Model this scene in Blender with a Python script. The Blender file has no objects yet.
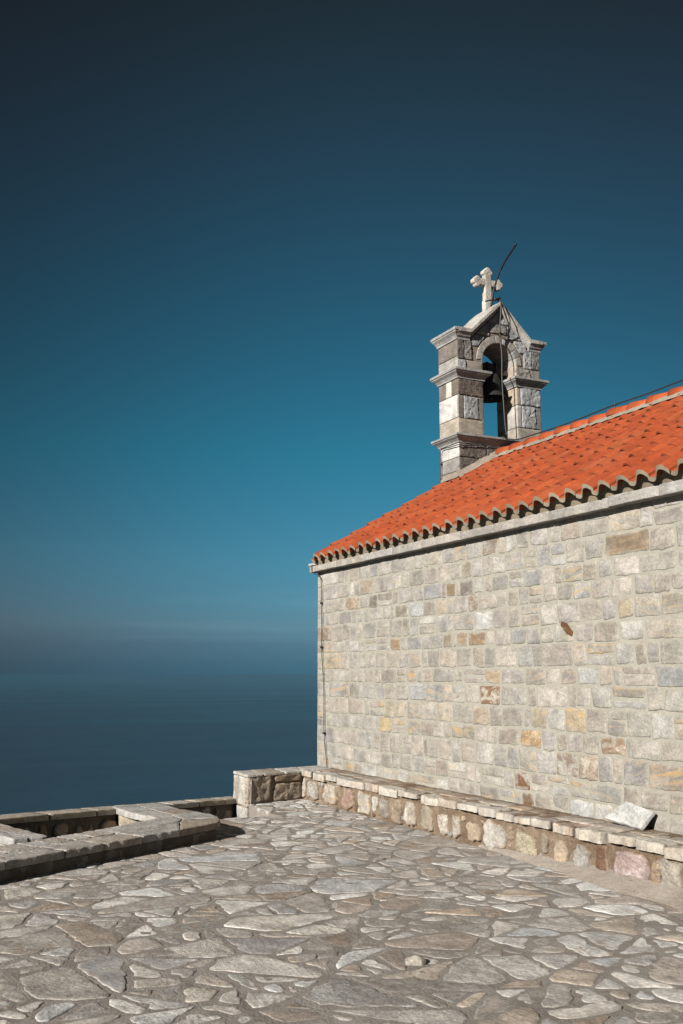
import bpy, math, random
from mathutils import Vector, noise
R = random.Random(7)
sc = bpy.context.scene
COL = sc.collection
rad = math.radians

# ------------------------------------------------------------------ layout (metres)
# X = east along the chapel, Y = north (into the chapel), Z = up, plaza at z = 0
WY = 5.96            # south face of the chapel wall
WX0, WX1 = -12.92, -2.0
RIDGE_Y = 8.77
NY = 2 * RIDGE_Y - WY
SLOPE = 0.56
ALB = .50                        # base colours scaled down so bounce stays weak and shade deep; exposure compensates
SUN_AZ, SUN_EL = 23.0, 24.0     # degrees east of south, above the horizon

# ------------------------------------------------------------------ node helpers
def new_mat(name):
    m = bpy.data.materials.new(name); m.use_nodes = True
    nt = m.node_tree
    b = nt.nodes['Principled BSDF']
    return m, nt, b
def N(nt, kind, **kw):
    n = nt.nodes.new(kind)
    for k, v in kw.items(): setattr(n, k, v)
    return n
def L(nt, a, b): nt.links.new(a, b)
def attr(nt, name):
    return N(nt, 'ShaderNodeAttribute', attribute_name=name)
def noise_n(nt, vec, scale, detail=6, rough=.6, dist=0):
    n = N(nt, 'ShaderNodeTexNoise')
    n.inputs['Scale'].default_value = scale; n.inputs['Detail'].default_value = detail
    n.inputs['Roughness'].default_value = rough; n.inputs['Distortion'].default_value = dist
    if vec is not None: L(nt, vec, n.inputs['Vector'])
    return n.outputs['Fac']
def mapr(nt, val, a, b, c=0., d=1., smooth=True):
    n = N(nt, 'ShaderNodeMapRange')
    if smooth: n.interpolation_type = 'SMOOTHSTEP'
    L(nt, val, n.inputs['Value'])
    n.inputs['From Min'].default_value = a; n.inputs['From Max'].default_value = b
    n.inputs['To Min'].default_value = c; n.inputs['To Max'].default_value = d
    return n.outputs['Result']
def mathn(nt, op, a, b):
    n = N(nt, 'ShaderNodeMath', operation=op)
    for i, x in enumerate((a, b)):
        if isinstance(x, (int, float)): n.inputs[i].default_value = x
        else: L(nt, x, n.inputs[i])
    return n.outputs[0]
def mixc(nt, fac, a, b, mode='MIX'):
    n = N(nt, 'ShaderNodeMix', data_type='RGBA', blend_type=mode)
    for sock, x in ((n.inputs[0], fac), (n.inputs[6], a), (n.inputs[7], b)):
        if isinstance(x, (int, float)): sock.default_value = x
        elif isinstance(x, tuple): sock.default_value = (*x, 1)
        else: L(nt, x, sock)
    return n.outputs[2]
def vscale(nt, vec, s):
    n = N(nt, 'ShaderNodeMapping'); n.inputs['Scale'].default_value = s
    L(nt, vec, n.inputs['Vector']); return n.outputs[0]
def bump(nt, b, parts):
    prev = None
    for h, strength, dist in parts:
        n = N(nt, 'ShaderNodeBump'); n.inputs['Strength'].default_value = strength
        n.inputs['Distance'].default_value = dist
        L(nt, h, n.inputs['Height'])
        if prev is not None: L(nt, prev, n.inputs['Normal'])
        prev = n.outputs[0]
    L(nt, prev, b.inputs['Normal'])

def stone_mat(name, mott=.35, grain=.5, bumpd=.006, ochre=(.60, .40, .18), rust=(.20, .085, .025), coarse=0., fade=0.):
    """per-stone colour from 'Col'; banding follows the stone's own 'suv' axes; aux.r ochre, aux.g rust, aux.b roughness"""
    m, nt, b = new_mat(name)
    ochre, rust = tuple(q * ALB for q in ochre), tuple(q * ALB for q in rust)
    c = attr(nt, 'Col').outputs['Color']; suv = attr(nt, 'suv').outputs['Vector']
    ax = N(nt, 'ShaderNodeSeparateColor'); L(nt, attr(nt, 'aux').outputs['Color'], ax.inputs[0])
    big = noise_n(nt, suv, 5, 5, .65)
    fine = noise_n(nt, suv, 42, 8, .75)
    band = noise_n(nt, vscale(nt, suv, (4, 26, 8)), 1., 7, .6, .6)
    g = mapr(nt, big, .3, .7, 1 - mott, 1 + mott * .7)
    g2 = mapr(nt, fine, .3, .7, 1 - grain * .45, 1 + grain * .4)
    g3 = mapr(nt, band, .3, .7, .88, 1.12)
    gg = mathn(nt, 'MULTIPLY', mathn(nt, 'MULTIPLY', g, g2), g3)
    comb = N(nt, 'ShaderNodeCombineColor')
    for i in range(3): L(nt, gg, comb.inputs[i])
    col = mixc(nt, 1., c, comb.outputs[0], 'MULTIPLY')
    # ochre veins, rust patches
    om = mathn(nt, 'MULTIPLY', mapr(nt, band, .50, .68), ax.outputs[0])
    col = mixc(nt, om, col, ochre)
    rm = mathn(nt, 'MULTIPLY', mapr(nt, noise_n(nt, vscale(nt, suv, (7, 11, 7)), 1., 6, .7, .8), .42, .58), ax.outputs[1])
    col = mixc(nt, rm, col, rust)
    # small dark pits and thin pale lime specks
    pit = mapr(nt, noise_n(nt, suv, 55, 3, .5), .66, .74)
    col = mixc(nt, mathn(nt, 'MULTIPLY', pit, .45), col, (0.0605, 0.0500, 0.0427))
    lime = mapr(nt, noise_n(nt, suv, 13, 6, .8), .62, .72)
    col = mixc(nt, mathn(nt, 'MULTIPLY', lime, .35), col, (0.2823, 0.2661, 0.2339))
    L(nt, col, b.inputs['Base Color'])
    b.inputs['Roughness'].default_value = .9
    b.inputs['Specular IOR Level'].default_value = .25
    h = mathn(nt, 'ADD', fine, mathn(nt, 'MULTIPLY', band, .5))
    rb = noise_n(nt, suv, 24, 6, .7)
    bump(nt, b, [(mathn(nt, 'MULTIPLY', rb, mathn(nt, 'ADD', ax.outputs[2], coarse)), 1., .03), (h, .7, bumpd)])
    return m
def mortar_mat(name, col, dark, bumpd=.012, scale=1.):
    col, dark = tuple(q * ALB for q in col), tuple(q * ALB for q in dark)
    m, nt, b = new_mat(name)
    tc = N(nt, 'ShaderNodeTexCoord').outputs['Object']
    a = noise_n(nt, tc, 3 * scale, 8, .7); f = noise_n(nt, tc, 60 * scale, 6, .7); md = noise_n(nt, tc, 14 * scale, 6, .7)
    c = mixc(nt, mapr(nt, a, .35, .65), dark, col)
    c = mixc(nt, mathn(nt, 'MULTIPLY', mapr(nt, md, .5, .7), .45), c, tuple(x * 1.3 for x in col))
    c = mixc(nt, mathn(nt, 'MULTIPLY', mapr(nt, f, .55, .72), .5), c, tuple(x * .5 for x in dark))
    L(nt, c, b.inputs['Base Color']); b.inputs['Roughness'].default_value = .95
    b.inputs['Specular IOR Level'].default_value = .2
    bump(nt, b, [(md, .8, bumpd * 1.5), (f, .9, bumpd)])
    return m
def plain_mat(name, col, rough=.6, metal=0., var=.2, scale=20):
    m, nt, b = new_mat(name)
    tc = N(nt, 'ShaderNodeTexCoord').outputs['Object']
    n = noise_n(nt, tc, scale, 5, .6)
    L(nt, mixc(nt, mapr(nt, n, .3, .7), tuple(x * (1 - var) for x in col), tuple(x * (1 + var) for x in col)), b.inputs['Base Color'])
    b.inputs['Roughness'].default_value = rough; b.inputs['Metallic'].default_value = metal
    bump(nt, b, [(n, .3, .004)])
    return m

M_WALL = stone_mat('wall_stone', mott=.27, grain=.6, bumpd=.005)
M_WALLMORTAR = mortar_mat('wall_mortar', (.485, .462, .40), (.425, .402, .342), .004)
M_FLAG = stone_mat('flag_stone', mott=.34, grain=.8, bumpd=.010, ochre=(.38, .27, .17), rust=(.22, .13, .07))
M_FLAGMORTAR = mortar_mat('flag_mortar', (.47, .43, .39), (.32, .285, .25), .012)
M_RUBBLE = stone_mat('rubble_stone', mott=.3, grain=.7, bumpd=.01, coarse=.25)
M_BROWNMORTAR = mortar_mat('brown_mortar', (.54, .42, .30), (.30, .205, .135), .035)
M_SKIRT = mortar_mat('grey_mortar', (.52, .46, .40), (.42, .36, .30), .014)
M_COPING = stone_mat('coping_stone', mott=.25, grain=.6, bumpd=.008)
M_TOWER = stone_mat('tower_stone', mott=.28, grain=.5, bumpd=.006)
M_TMORTAR = mortar_mat('tower_mortar', (.36, .30, .235), (.26, .21, .16), .006)
M_DARKMORTAR = mortar_mat('old_mortar', (.26, .22, .18), (.17, .14, .115), .02)
M_CABLE = plain_mat('cable_black', (.018, .017, .016), .5, 0)
M_ROD = plain_mat('rod_black', (.012, .012, .013), .45, .3)
M_BRONZE = plain_mat('bell_bronze', (.010, .010, .010), .7, 0.)
M_WOOD = plain_mat('old_wood', (.03, .024, .018), .85, 0, .35, 30)
M_SOIL = mortar_mat('soil', (.07, .055, .04), (.04, .032, .025), .03)

def tile_mat():
    m, nt, b = new_mat('terracotta')
    c = attr(nt, 'Col').outputs['Color']; suv = attr(nt, 'suv').outputs['Vector']
    tc = N(nt, 'ShaderNodeTexCoord').outputs['Object']
    n1 = noise_n(nt, suv, 7, 6, .65); n2 = noise_n(nt, tc, 70, 6, .7); st = noise_n(nt, vscale(nt, suv, (30, 4, 6)), 1, 5, .6)
    g = mathn(nt, 'MULTIPLY', mapr(nt, n1, .3, .7, .82, 1.14), mathn(nt, 'MULTIPLY', mapr(nt, n2, .3, .7, .9, 1.1), mapr(nt, st, .3, .7, .9, 1.08)))
    comb = N(nt, 'ShaderNodeCombineColor')
    for i in range(3): L(nt, g, comb.inputs[i])
    col = mixc(nt, 1., c, comb.outputs[0], 'MULTIPLY')
    lich = mapr(nt, noise_n(nt, tc, 4.5, 7, .75), .62, .70)
    col = mixc(nt, mathn(nt, 'MULTIPLY', lich, .35), col, (0.2500, 0.1774, 0.1290))
    soot = mapr(nt, noise_n(nt, tc, 2.3, 6, .7), .56, .70)
    col = mixc(nt, mathn(nt, 'MULTIPLY', soot, .30), col, (0.1290, 0.0379, 0.0177))
    L(nt, col, b.inputs['Base Color']); b.inputs['Roughness'].default_value = .85
    b.inputs['Specular IOR Level'].default_value = .25
    bump(nt, b, [(n1, .4, .01), (n2, .6, .004)])
    return m
M_TILE = tile_mat()

# ------------------------------------------------------------------ mesh builder
class MB:
    def __init__(s): s.v = []; s.f = []; s.c = []; s.u = []; s.a = []; s.m = []; s.sm = []
    def vert(s, p, col=(.4, .4, .4), suv=None, aux=(0, 0, 0)):
        s.v.append(tuple(p)); s.c.append((*(q * ALB for q in col[:3]), 1.)); s.u.append(tuple(suv if suv is not None else p)); s.a.append((*aux, 1.))
        return len(s.v) - 1
    def face(s, ids, mat=0, smooth=True):
        s.f.append(tuple(ids)); s.m.append(mat); s.sm.append(smooth)
    def box(s, x0, x1, y0, y1, z0, z1, col=(.4, .4, .4), mat=0, aux=(0, 0, 0)):
        P = [(x, y, z) for z in (z0, z1) for y in (y0, y1) for x in (x0, x1)]
        i = [s.vert(p, col, None, aux) for p in P]
        for q in ((0, 2, 3, 1), (4, 5, 7, 6), (0, 1, 5, 4), (2, 6, 7, 3), (0, 4, 6, 2), (1, 3, 7, 5)):
            s.face([i[k] for k in q], mat, False)
    def prism(s, poly, z0, z1, col=(.4, .4, .4), mat=0, aux=(0, 0, 0), fr=None):
        fr = fr or (lambda u, v, w: (u, v, w))
        a = [s.vert(fr(u, v, z0), col, None, aux) for u, v in poly]
        b = [s.vert(fr(u, v, z1), col, None, aux) for u, v in poly]
        n = len(poly)
        s.face(a[::-1], mat, False); s.face(b, mat, False)
        for k in range(n): s.face((a[k], a[(k + 1) % n], b[(k + 1) % n], b[k]), mat, False)
    def grid(s, nu, nv, fn, col=(.4, .4, .4), mat=0):
        ids = [[s.vert(fn(i / nu, j / nv), col) for i in range(nu + 1)] for j in range(nv + 1)]
        for j in range(nv):
            for i in range(nu): s.face((ids[j][i], ids[j][i + 1], ids[j + 1][i + 1], ids[j + 1][i]), mat)
    def tube(s, pts, r, seg=6, col=(.4, .4, .4), mat=0):
        pts = [Vector(p) for p in pts]; rings = []
        for k, p in enumerate(pts):
            t = (pts[min(k + 1, len(pts) - 1)] - pts[max(k - 1, 0)]).normalized()
            ref = Vector((0, 0, 1)) if abs(t.z) < .9 else Vector((1, 0, 0))
            a = t.cross(ref).normalized(); b = t.cross(a)
            rr = r[k] if isinstance(r, (list, tuple)) else r
            rings.append([s.vert(p + a * rr * math.cos(2 * math.pi * q / seg) + b * rr * math.sin(2 * math.pi * q / seg), col) for q in range(seg)])
        for k in range(len(rings) - 1):
            for q in range(seg):
                s.face((rings[k][q], rings[k][(q + 1) % seg], rings[k + 1][(q + 1) % seg], rings[k + 1][q]), mat)
        s.face(rings[0][::-1], mat); s.face(rings[-1], mat)
    def lathe(s, prof, c, seg=24, col=(.4, .4, .4), mat=0):
        rings = [[s.vert((c[0] + r * math.cos(2 * math.pi * q / seg), c[1] + r * math.sin(2 * math.pi * q / seg), c[2] + z), col) for q in range(seg)] for r, z in prof]
        for k in range(len(rings) - 1):
            for q in range(seg):
                s.face((rings[k][q], rings[k][(q + 1) % seg], rings[k + 1][(q + 1) % seg], rings[k + 1][q]), mat)
    def sweep(s, path, prof, col=(.5, .5, .5), mat=0, closed=False, aux=(0, 0, 0), cuts=.09, rough=.003):
        """profile (out, z) swept along a horizontal path whose outside is on its right, mitred"""
        P = [Vector((p[0], p[1])) for p in path]; n = len(P); z0 = path[0][2] if len(path[0]) > 2 else 0
        nodes = []
        def nrm(a, b): d = (b - a).normalized(); return Vector((d.y, -d.x))
        for k in range(n):
            if closed or 0 < k < n - 1:
                n1 = nrm(P[k - 1], P[k]); n2 = nrm(P[k], P[(k + 1) % n])
                m = (n1 + n2) / (1 + n1.dot(n2))
            else: m = nrm(P[0], P[1]) if k == 0 else nrm(P[-2], P[-1])
            nodes.append((P[k], m))
        seq = []
        segs = n if closed else n - 1
        for k in range(segs):
            a, b = nodes[k], nodes[(k + 1) % n]; q = max(1, int((b[0] - a[0]).length / cuts))
            for j in range(q): seq.append((a[0].lerp(b[0], j / q), a[1].lerp(b[1], j / q)))
        if not closed: seq.append(nodes[-1])
        rings = []
        for p, m in seq:
            r = []
            for o, z in prof:
                q = Vector((p.x + m.x * o, p.y + m.y * o, z0 + z))
                q += Vector(noise.noise_vector(q * 9)) * rough
                r.append(s.vert(q, [x * (1 + .25 * noise.noise(Vector((p.x * 3, p.y * 3, 5)))) for x in col], None, aux))
            rings.append(r)
        K = len(prof); T = len(rings)
        for k in range(T if closed else T - 1):
            a, b = rings[k], rings[(k + 1) % T]
            for j in range(K - 1): s.face((a[j], b[j], b[j + 1], a[j + 1]), mat, False)
        if not closed:
            s.face(rings[0], mat, False); s.face(rings[-1][::-1], mat, False)
    def build(s, name, mats, parent=None, loc=None):
        me = bpy.data.meshes.new(name)
        o3 = loc or (0, 0, 0)
        if parent is not None:
            w = parent
            while w is not None:
                o3 = tuple(a + b for a, b in zip(o3, w.location)) if w.parent is None else o3
                w = w.parent
        me.from_pydata([(x - o3[0], y - o3[1], z - o3[2]) for x, y, z in s.v], [], s.f)
        for m in (mats if isinstance(mats, (list, tuple)) else [mats]): me.materials.append(m)
        me.polygons.foreach_set('material_index', s.m); me.polygons.foreach_set('use_smooth', s.sm)
        for nm, tp, dat, fld in (('Col', 'FLOAT_COLOR', s.c, 'color'), ('aux', 'FLOAT_COLOR', s.a, 'color'), ('suv', 'FLOAT_VECTOR', s.u, 'vector')):
            at = me.attributes.new(nm, tp, 'POINT'); at.data.foreach_set(fld, [x for t in dat for x in t])
        me.validate(); me.update()
        o = bpy.data.objects.new(name, me); COL.objects.link(o)
        if parent is not None: o.parent = parent
        if loc: o.location = loc
        return o
def thing(name, label, cat, loc):
    o = bpy.data.objects.new(name, None); COL.objects.link(o); o.location = loc
    o.empty_display_size = .3; o['label'] = label; o['category'] = cat; o['kind'] = 'thing'
    return o
def tag(o, label, cat): o['label'] = label; o['category'] = cat; o['kind'] = 'thing'; return o
def structure(o): o['kind'] = 'structure'; return o

# ------------------------------------------------------------------ stones
def area_c(p):
    A = cx = cy = 0
    for i in range(len(p)):
        x0, y0 = p[i]; x1, y1 = p[(i + 1) % len(p)]; k = x0 * y1 - x1 * y0
        A += k; cx += (x0 + x1) * k; cy += (y0 + y1) * k
    A *= .5
    if abs(A) < 1e-9: return 0, p[0][0], p[0][1]
    return A, cx / (6 * A), cy / (6 * A)
def clip(p, nx, ny, d):
    """keep nx*x+ny*y >= d"""
    out = []
    for i in range(len(p)):
        a, b = p[i], p[(i + 1) % len(p)]
        da, db = nx * a[0] + ny * a[1] - d, nx * b[0] + ny * b[1] - d
        if da >= 0: out.append(a)
        if (da > 0) != (db > 0) and da != db:
            t = da / (da - db); out.append((a[0] + (b[0] - a[0]) * t, a[1] + (b[1] - a[1]) * t))
    return out
def inset(p, g):
    q = p
    for i in range(len(p)):
        a, b = p[i], p[(i + 1) % len(p)]
        dx, dy = b[0] - a[0], b[1] - a[1]; l = math.hypot(dx, dy)
        if l < 1e-6: continue
        nx, ny = -dy / l, dx / l
        q = clip(q, nx, ny, nx * a[0] + ny * a[1] + g)
        if len(q) < 3: return []
    return q
def round_poly(p, r):
    out = []; n = len(p)
    for i in range(n):
        a, b, c = p[i - 1], p[i], p[(i + 1) % n]
        la = math.hypot(a[0] - b[0], a[1] - b[1]); lc = math.hypot(c[0] - b[0], c[1] - b[1])
        if la < 1e-5 or lc < 1e-5: continue
        ta, tcc = min(r / la, .4), min(r / lc, .4)
        p0 = (b[0] + (a[0] - b[0]) * ta, b[1] + (a[1] - b[1]) * ta); p2 = (b[0] + (c[0] - b[0]) * tcc, b[1] + (c[1] - b[1]) * tcc)
        pm = ((p0[0] + 2 * b[0] + p2[0]) / 4, (p0[1] + 2 * b[1] + p2[1]) / 4)
        out += [p0, pm, p2]
    return out
def resample(p, seg):
    out = []
    for i in range(len(p)):
        a, b = p[i], p[(i + 1) % len(p)]
        n = max(1, int(round(math.hypot(b[0] - a[0], b[1] - a[1]) / seg)))
        for k in range(n): out.append((a[0] + (b[0] - a[0]) * k / n, a[1] + (b[1] - a[1]) * k / n))
    return out
def stone(mb, poly, fr, col, aux=(0, 0, 0), depth=.03, proud=.006, bev=.01, rnd=.02, seg=.04, jit=.006, rough=.003, tilt=0., rings=(.72, .42), rot=None, mat=0, nf=7., bw=None, smear=None):
    """one stone: its outline in the plane of fr, a worn edge and an uneven face"""
    if len(poly) < 3: return
    A, cx, cy = area_c(poly)
    if A < 0: poly = poly[::-1]; A = -A
    if A < 2e-4: return
    p = resample(round_poly(poly, rnd), seg)
    off = Vector((R.uniform(-50, 50), R.uniform(-50, 50), R.uniform(-50, 50)))
    rot = R.uniform(-.35, .35) if rot is None else rot
    cr, sr = math.cos(rot), math.sin(rot)
    tu, tv = R.uniform(-tilt, tilt), R.uniform(-tilt, tilt)
    def uvw(u, v, w):
        du, dv = u - cx, v - cy
        return (du * cr - dv * sr + off.x, du * sr + dv * cr + off.y, w + off.z)
    def h(u, v):
        q = Vector((u * nf, v * nf, 0)) + off
        return proud + (u - cx) * tu + (v - cy) * tv + rough * (noise.noise(q) + .5 * noise.noise(q * 2.7) + .25 * noise.noise(q * 6.1))
    q = []
    for (u, v) in p:
        d = math.hypot(u - cx, v - cy) + 1e-9
        s = 1 + jit * (noise.noise(Vector((u * 11, v * 11, off.z))) + .6 * noise.noise(Vector((u * 31, v * 31, off.z)))) / d
        q.append((cx + (u - cx) * s, cy + (v - cy) * s))
    RR = []
    def ring(sf, hf, absin=0., sm=0.):
        r = []
        for (u, v) in q:
            d = math.hypot(u - cx, v - cy) + 1e-9
            k = max(.15, 1 - absin / d) * sf
            uu, vv = cx + (u - cx) * k, cy + (v - cy) * k
            w = hf(uu, vv)
            cc = col
            if sm and smear:
                k2 = sm * max(0., min(1., .75 + 1.3 * noise.noise(Vector((uu * 9, vv * 9, off.z + 3)))))
                cc = tuple(a_ + (b_ - a_) * k2 for a_, b_ in zip(col, smear))
            r.append(mb.vert(fr(uu, vv, w), cc, uvw(uu, vv, w), aux))
        RR.append(r)
    ring(1, lambda u, v: -depth, 0., 1.)
    ring(1, lambda u, v: h(u, v) - bev, 0., 1.)
    bw = bev if bw is None else bw
    ring(1, lambda u, v: h(u, v) - bev * .30, bw * .4, .85)
    ring(1, lambda u, v: h(u, v), bw, .5)
    for f in rings: ring(f, h, bw)
    w = h(cx, cy); c = mb.vert(fr(cx, cy, w), col, uvw(cx, cy, w), aux)
    n = len(q)
    for a, b in zip(RR, RR[1:]):
        for k in range(n): mb.face((a[k], a[(k + 1) % n], b[(k + 1) % n], b[k]), mat)
    for k in range(n): mb.face((RR[-1][k], RR[-1][(k + 1) % n], c), mat)
def brighter(t, k): return tuple(x * k for x in t)
def vary(c, k=.12):
    f = 1 + R.uniform(-k, k); t = R.uniform(-.035, .035)
    return (c[0] * f * (1 + t), c[1] * f, c[2] * f * (1 - t))
def pick(tab):
    t = R.uniform(0, sum(w for w, _ in tab))
    for w, c in tab:
        t -= w
        if t <= 0: return c
    return tab[-1][1]

# ------------------------------------------------------------------ chapel
chapel = thing('chapel', 'small stone chapel with orange tiled roof and an open bell gable on its end', 'chapel', (-7.4, RIDGE_Y, 0))

GREY = [(5, (.43, .403, .362)), (4, (.445, .412, .36)), (2.4, (.425, .41, .39)), (2.4, (.475, .445, .40)), (1., (.395, .355, .31)),
        (2, (.455, .415, .38)), (1.8, (.53, .50, .45)), (.5, (.37, .345, .33)), (.9, (.46, .40, .325))]
# stones of their own look: x, z, width, colour, ochre, rust
SPEC = [(-6.57, 2.76, .56, (.28, .22, .16), .2, 0), (-6.58, 2.51, .33, (.52, .48, .44), 0, 0), (-6.61, 2.26, .2, (.50, .44, .32), 0, .1),
        (-6.55, 2.03, .3, (.48, .48, .46), 0, 0), (-7.13, 1.59, .3, (.46, .46, .44), 0, 0), (-7.45, 2.03, .30, (.44, .42, .38), .3, 0),
        (-9.07, 2.46, .28, (.235, .215, .20), 0, 0), (-11.24, 2.49, .24, (.21, .195, .175), 0, 0), (-9.39, 2.48, .2, (.33, .255, .17), 0, 0),
        (-10.5, 2.29, .34, (.29, .26, .215), 0, 0), (-8.88, 1.98, .3, (.42, .37, .28), .8, .5), (-10.67, 2.06, .25, (.33, .25, .17), .2, 0),
        (-9.18, 2.04, .22, (.37, .29, .20), .1, 0), (-9.47, 2.05, .22, (.35, .30, .235), .2, 0), (-10.92, .93, .33, (.52, .42, .24), .4, 0),
        (-8.62, 1.62, .28, (.40, .305, .20), 0, 0), (-10.84, 1.2, .26, (.47, .41, .31), 0, 0), (-10.54, 1.21, .28, (.46, .41, .32), 0, 0),
        (-9.19, .94, .5, (.36, .33, .28), .95, 0), (-11.34, .47, .34, (.50, .49, .46), 0, 0), (-10.13, 2.78, .36, (.33, .32, .30), .9, 0),
        (-10.14, 2.29, .3, (.46, .46, .45), 0, 0), (-8.01, .93, .36, (.54, .42, .27), .95, .55), (-8.68, 1.37, .38, (.55, .51, .44), 0, .85),
        (-7.87, 1.22, .26, (.42, .37, .28), .9, 0), (-7.33, 1.19, .28, (.45, .38, .27), .9, 0), (-8.17, .65, .26, (.42, .39, .35), .3, .9),
        (-8.08, .44, .2, (.20, .15, .11), 0, .7), (-6.85, .92, .34, (.48, .43, .36), .2, .6), (-6.18, .73, .5, (.36, .33, .29), .9, .1),
        (-7.18, .88, .27, (.50, .46, .39), 0, .5), (-7.29, .47, .36, (.48, .48, .47), 0, 0), (-7.01, .46, .27, (.52, .50, .46), 0, .2),
        (-8.77, 2.25, .34, (.56, .55, .53), 0, 0), (-12.52, 3.0, .5, (.52, .48, .44), 0, 0), (-12.5, 2.77, .45, (.50, .45, .41), 0, 0),
        (-12.45, 1.84, .55, (.42, .38, .31), .9, 0), (-12.3, 1.42, .5, (.38, .37, .35), .8, 0), (-9.78, 2.46, .4, (.37, .36, .35), 0, 0),
        (-7.9, 2.5, .3, (.30, .29, .275), 0, 0), (-7.3, 2.48, .3, (.36, .34, .30), .7, 0), (-6.0, 2.2, .4, (.36, .32, .26), .6, 0), (-6.05, 1.6, .5, (.35, .35, .34), 0, .15)]
def ashlar(mb, fr, x0, x1, z0, z1, table, spec=(), seg=.04):
    z = z0; row = 0
    zs = [z0]
    while z < z1 - .1:
        z += R.uniform(.165, .255); zs.append(z)
    sc_ = (z1 - z0) / (zs[-1] - z0); zs = [z0 + (q - z0) * sc_ for q in zs]
    def wav(x, k): return .018 * noise.noise(Vector((x * .7, k * 3.3, 1))) if 0 < k < len(zs) - 1 else 0
    for k in range(len(zs) - 1):
        a, b = zs[k], zs[k + 1]
        sp = sorted([s for s in spec if a <= s[1] < b], key=lambda s: s[0])
        x = x0; si = 0
        while x < x1 - .02:
            w = R.choice((.13, .17, .2, .22, .25, .28, .3, .33, .38, .42)) * R.uniform(.9, 1.12)
            col = None; aux = None
            while si < len(sp) and sp[si][0] + sp[si][2] / 2 < x + .06: si += 1
            if si < len(sp):
                s0 = sp[si][0] - sp[si][2] / 2
                if s0 - x < .07:
                    w = sp[si][0] + sp[si][2] / 2 - x; col = vary(brighter(sp[si][3], 1.08), .03); aux = (sp[si][4], sp[si][5], .0); si += 1
                elif x + w > s0 - .1: w = s0 - x
            if x + w > x1 - .1: w = x1 - x
            isp = col is not None
            if not isp:
                col = vary(pick(table), .13)
                r = R.random()
                aux = (R.choice((0, 0, 0, .25, .5, .8)) if r < .42 else 0, R.choice((.15, .5)) if R.random() < .05 else 0, R.choice((0, 0, .1, .3)))
            t0, t1 = R.uniform(-.012, .012), R.uniform(-.012, .012)
            def piece(xa, xb, za, zb, col, aux):
                g = R.uniform(.006, .017)
                P = [(xa + g + t0, za + g + wav(xa, k)), (xb - g + t1, za + g + wav(xb, k)), (xb - g - t1, zb - g + wav(xb, k + 1)), (xa + g - t0, zb - g + wav(xa, k + 1))]
                P = [(u + R.uniform(-.008, .008), v + R.uniform(-.008, .008)) for u, v in P]
                stone(mb, P, fr, col, aux, depth=.03, smear=(.465, .442, .38), bw=.020, proud=R.uniform(.003, .006), bev=.0045, rnd=R.uniform(.01, .03), seg=seg, jit=.014, rough=R.uniform(.0012, .003), tilt=.007)
            if not isp and w > .2 and R.random() < .13:
                zm = a + (b - a) * R.uniform(.38, .62)
                piece(x, x + w, a, zm, col, aux); piece(x, x + w, zm, b, vary(pick(table), .13), (R.choice((0, .8)), 0, .1))
            else: piece(x, x + w, a, b, col, aux)
            x += w
wall = MB()
frS = lambda u, v, w: (u, WY - w, v)
ashlar(wall, frS, WX0, WX1, .30, 3.075, GREY, SPEC)
stone(wall, [(-7.49, 2.06), (-7.46, 2.095), (-7.40, 2.07), (-7.31, 1.99), (-7.33, 1.95), (-7.41, 1.985)], frS, (.17, .10, .055), (.3, .7, .8), depth=.03, proud=.014, bev=.008, rnd=.012, seg=.02, jit=.01, rough=.008)
# mortar bed of the south wall, uneven
def wm(s, t):
    u, v = WX0 + (WX1 - WX0) * s, .0 + 3.1 * t
    return (u, WY + .001 - .004 * noise.noise(Vector((u * 4, v * 4, 3))) - .003 * noise.noise(Vector((u * 15, v * 15, 3))), v)
wall.grid(270, 76, wm, mat=1)
# the other three walls
frW = lambda u, v, w: (WX0 - w, u, v)
ashlar(wall, lambda u, v, w: (WX0 - w, NY - (u - WY), v), WY, NY, -.6, 3.075, GREY, (), .09)
T = .012
top = [(WY, -1.2), (NY, -1.2), (NY, 3.12), (RIDGE_Y, 3.12 + (RIDGE_Y - WY) * SLOPE), (WY, 3.12)]
wall.prism(top, 0, WX1 - WX0 - .02, mat=1, fr=lambda u, v, w: (WX0 + .006 + w, WY + .03 + (u - WY) * .99, v))
wall.build('wall', [M_WALL, M_WALLMORTAR], chapel)

# cornice under the eaves: stone course of separate blocks
def cornice(y_out, y_in, name):
    mb = MB(); x = -12.98
    while x < WX1 + .1:
        w = R.uniform(.55, .95); x1 = min(x + w, WX1 + .1)
        c = vary((.47, .44, .40) if R.random() < .7 else (.54, .505, .46), .1)
        o = R.uniform(-.006, .006); s = 1 if y_in > y_out else -1
        z0, z1 = 3.044 + R.uniform(-.004, .004), 3.136 + R.uniform(-.006, .004)
        P = [(x + .003, z0), (x1 - .003, z0), (x1 - .003, z1), (x + .003, z1)]
        stone(mb, P, lambda u, v, wv, o=o: (u, y_out - s * wv + o, v), c, (0, 0, .15), depth=abs(y_in - y_out), proud=0, bev=.007, rnd=.005, seg=.05, jit=.006, rough=.003)
        x = x1
    return mb.build(name, [M_COPING], chapel)
cornice(WY - .106, WY + .25, 'cornice'); cornice(NY + .106, NY - .25, 'cornice')
# wider cap stone under the verge corner
mb = MB()
stone(mb, [(-13.0, 3.14), (-12.74, 3.14), (-12.74, 3.175), (-13.0, 3.175)], lambda u, v, w: (u, WY - .115 - w, v), (.55, .54, .52), depth=.4, proud=0, bev=.006, rnd=.005, rough=.002)
mb.build('corner_stone', [M_COPING], chapel)

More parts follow.
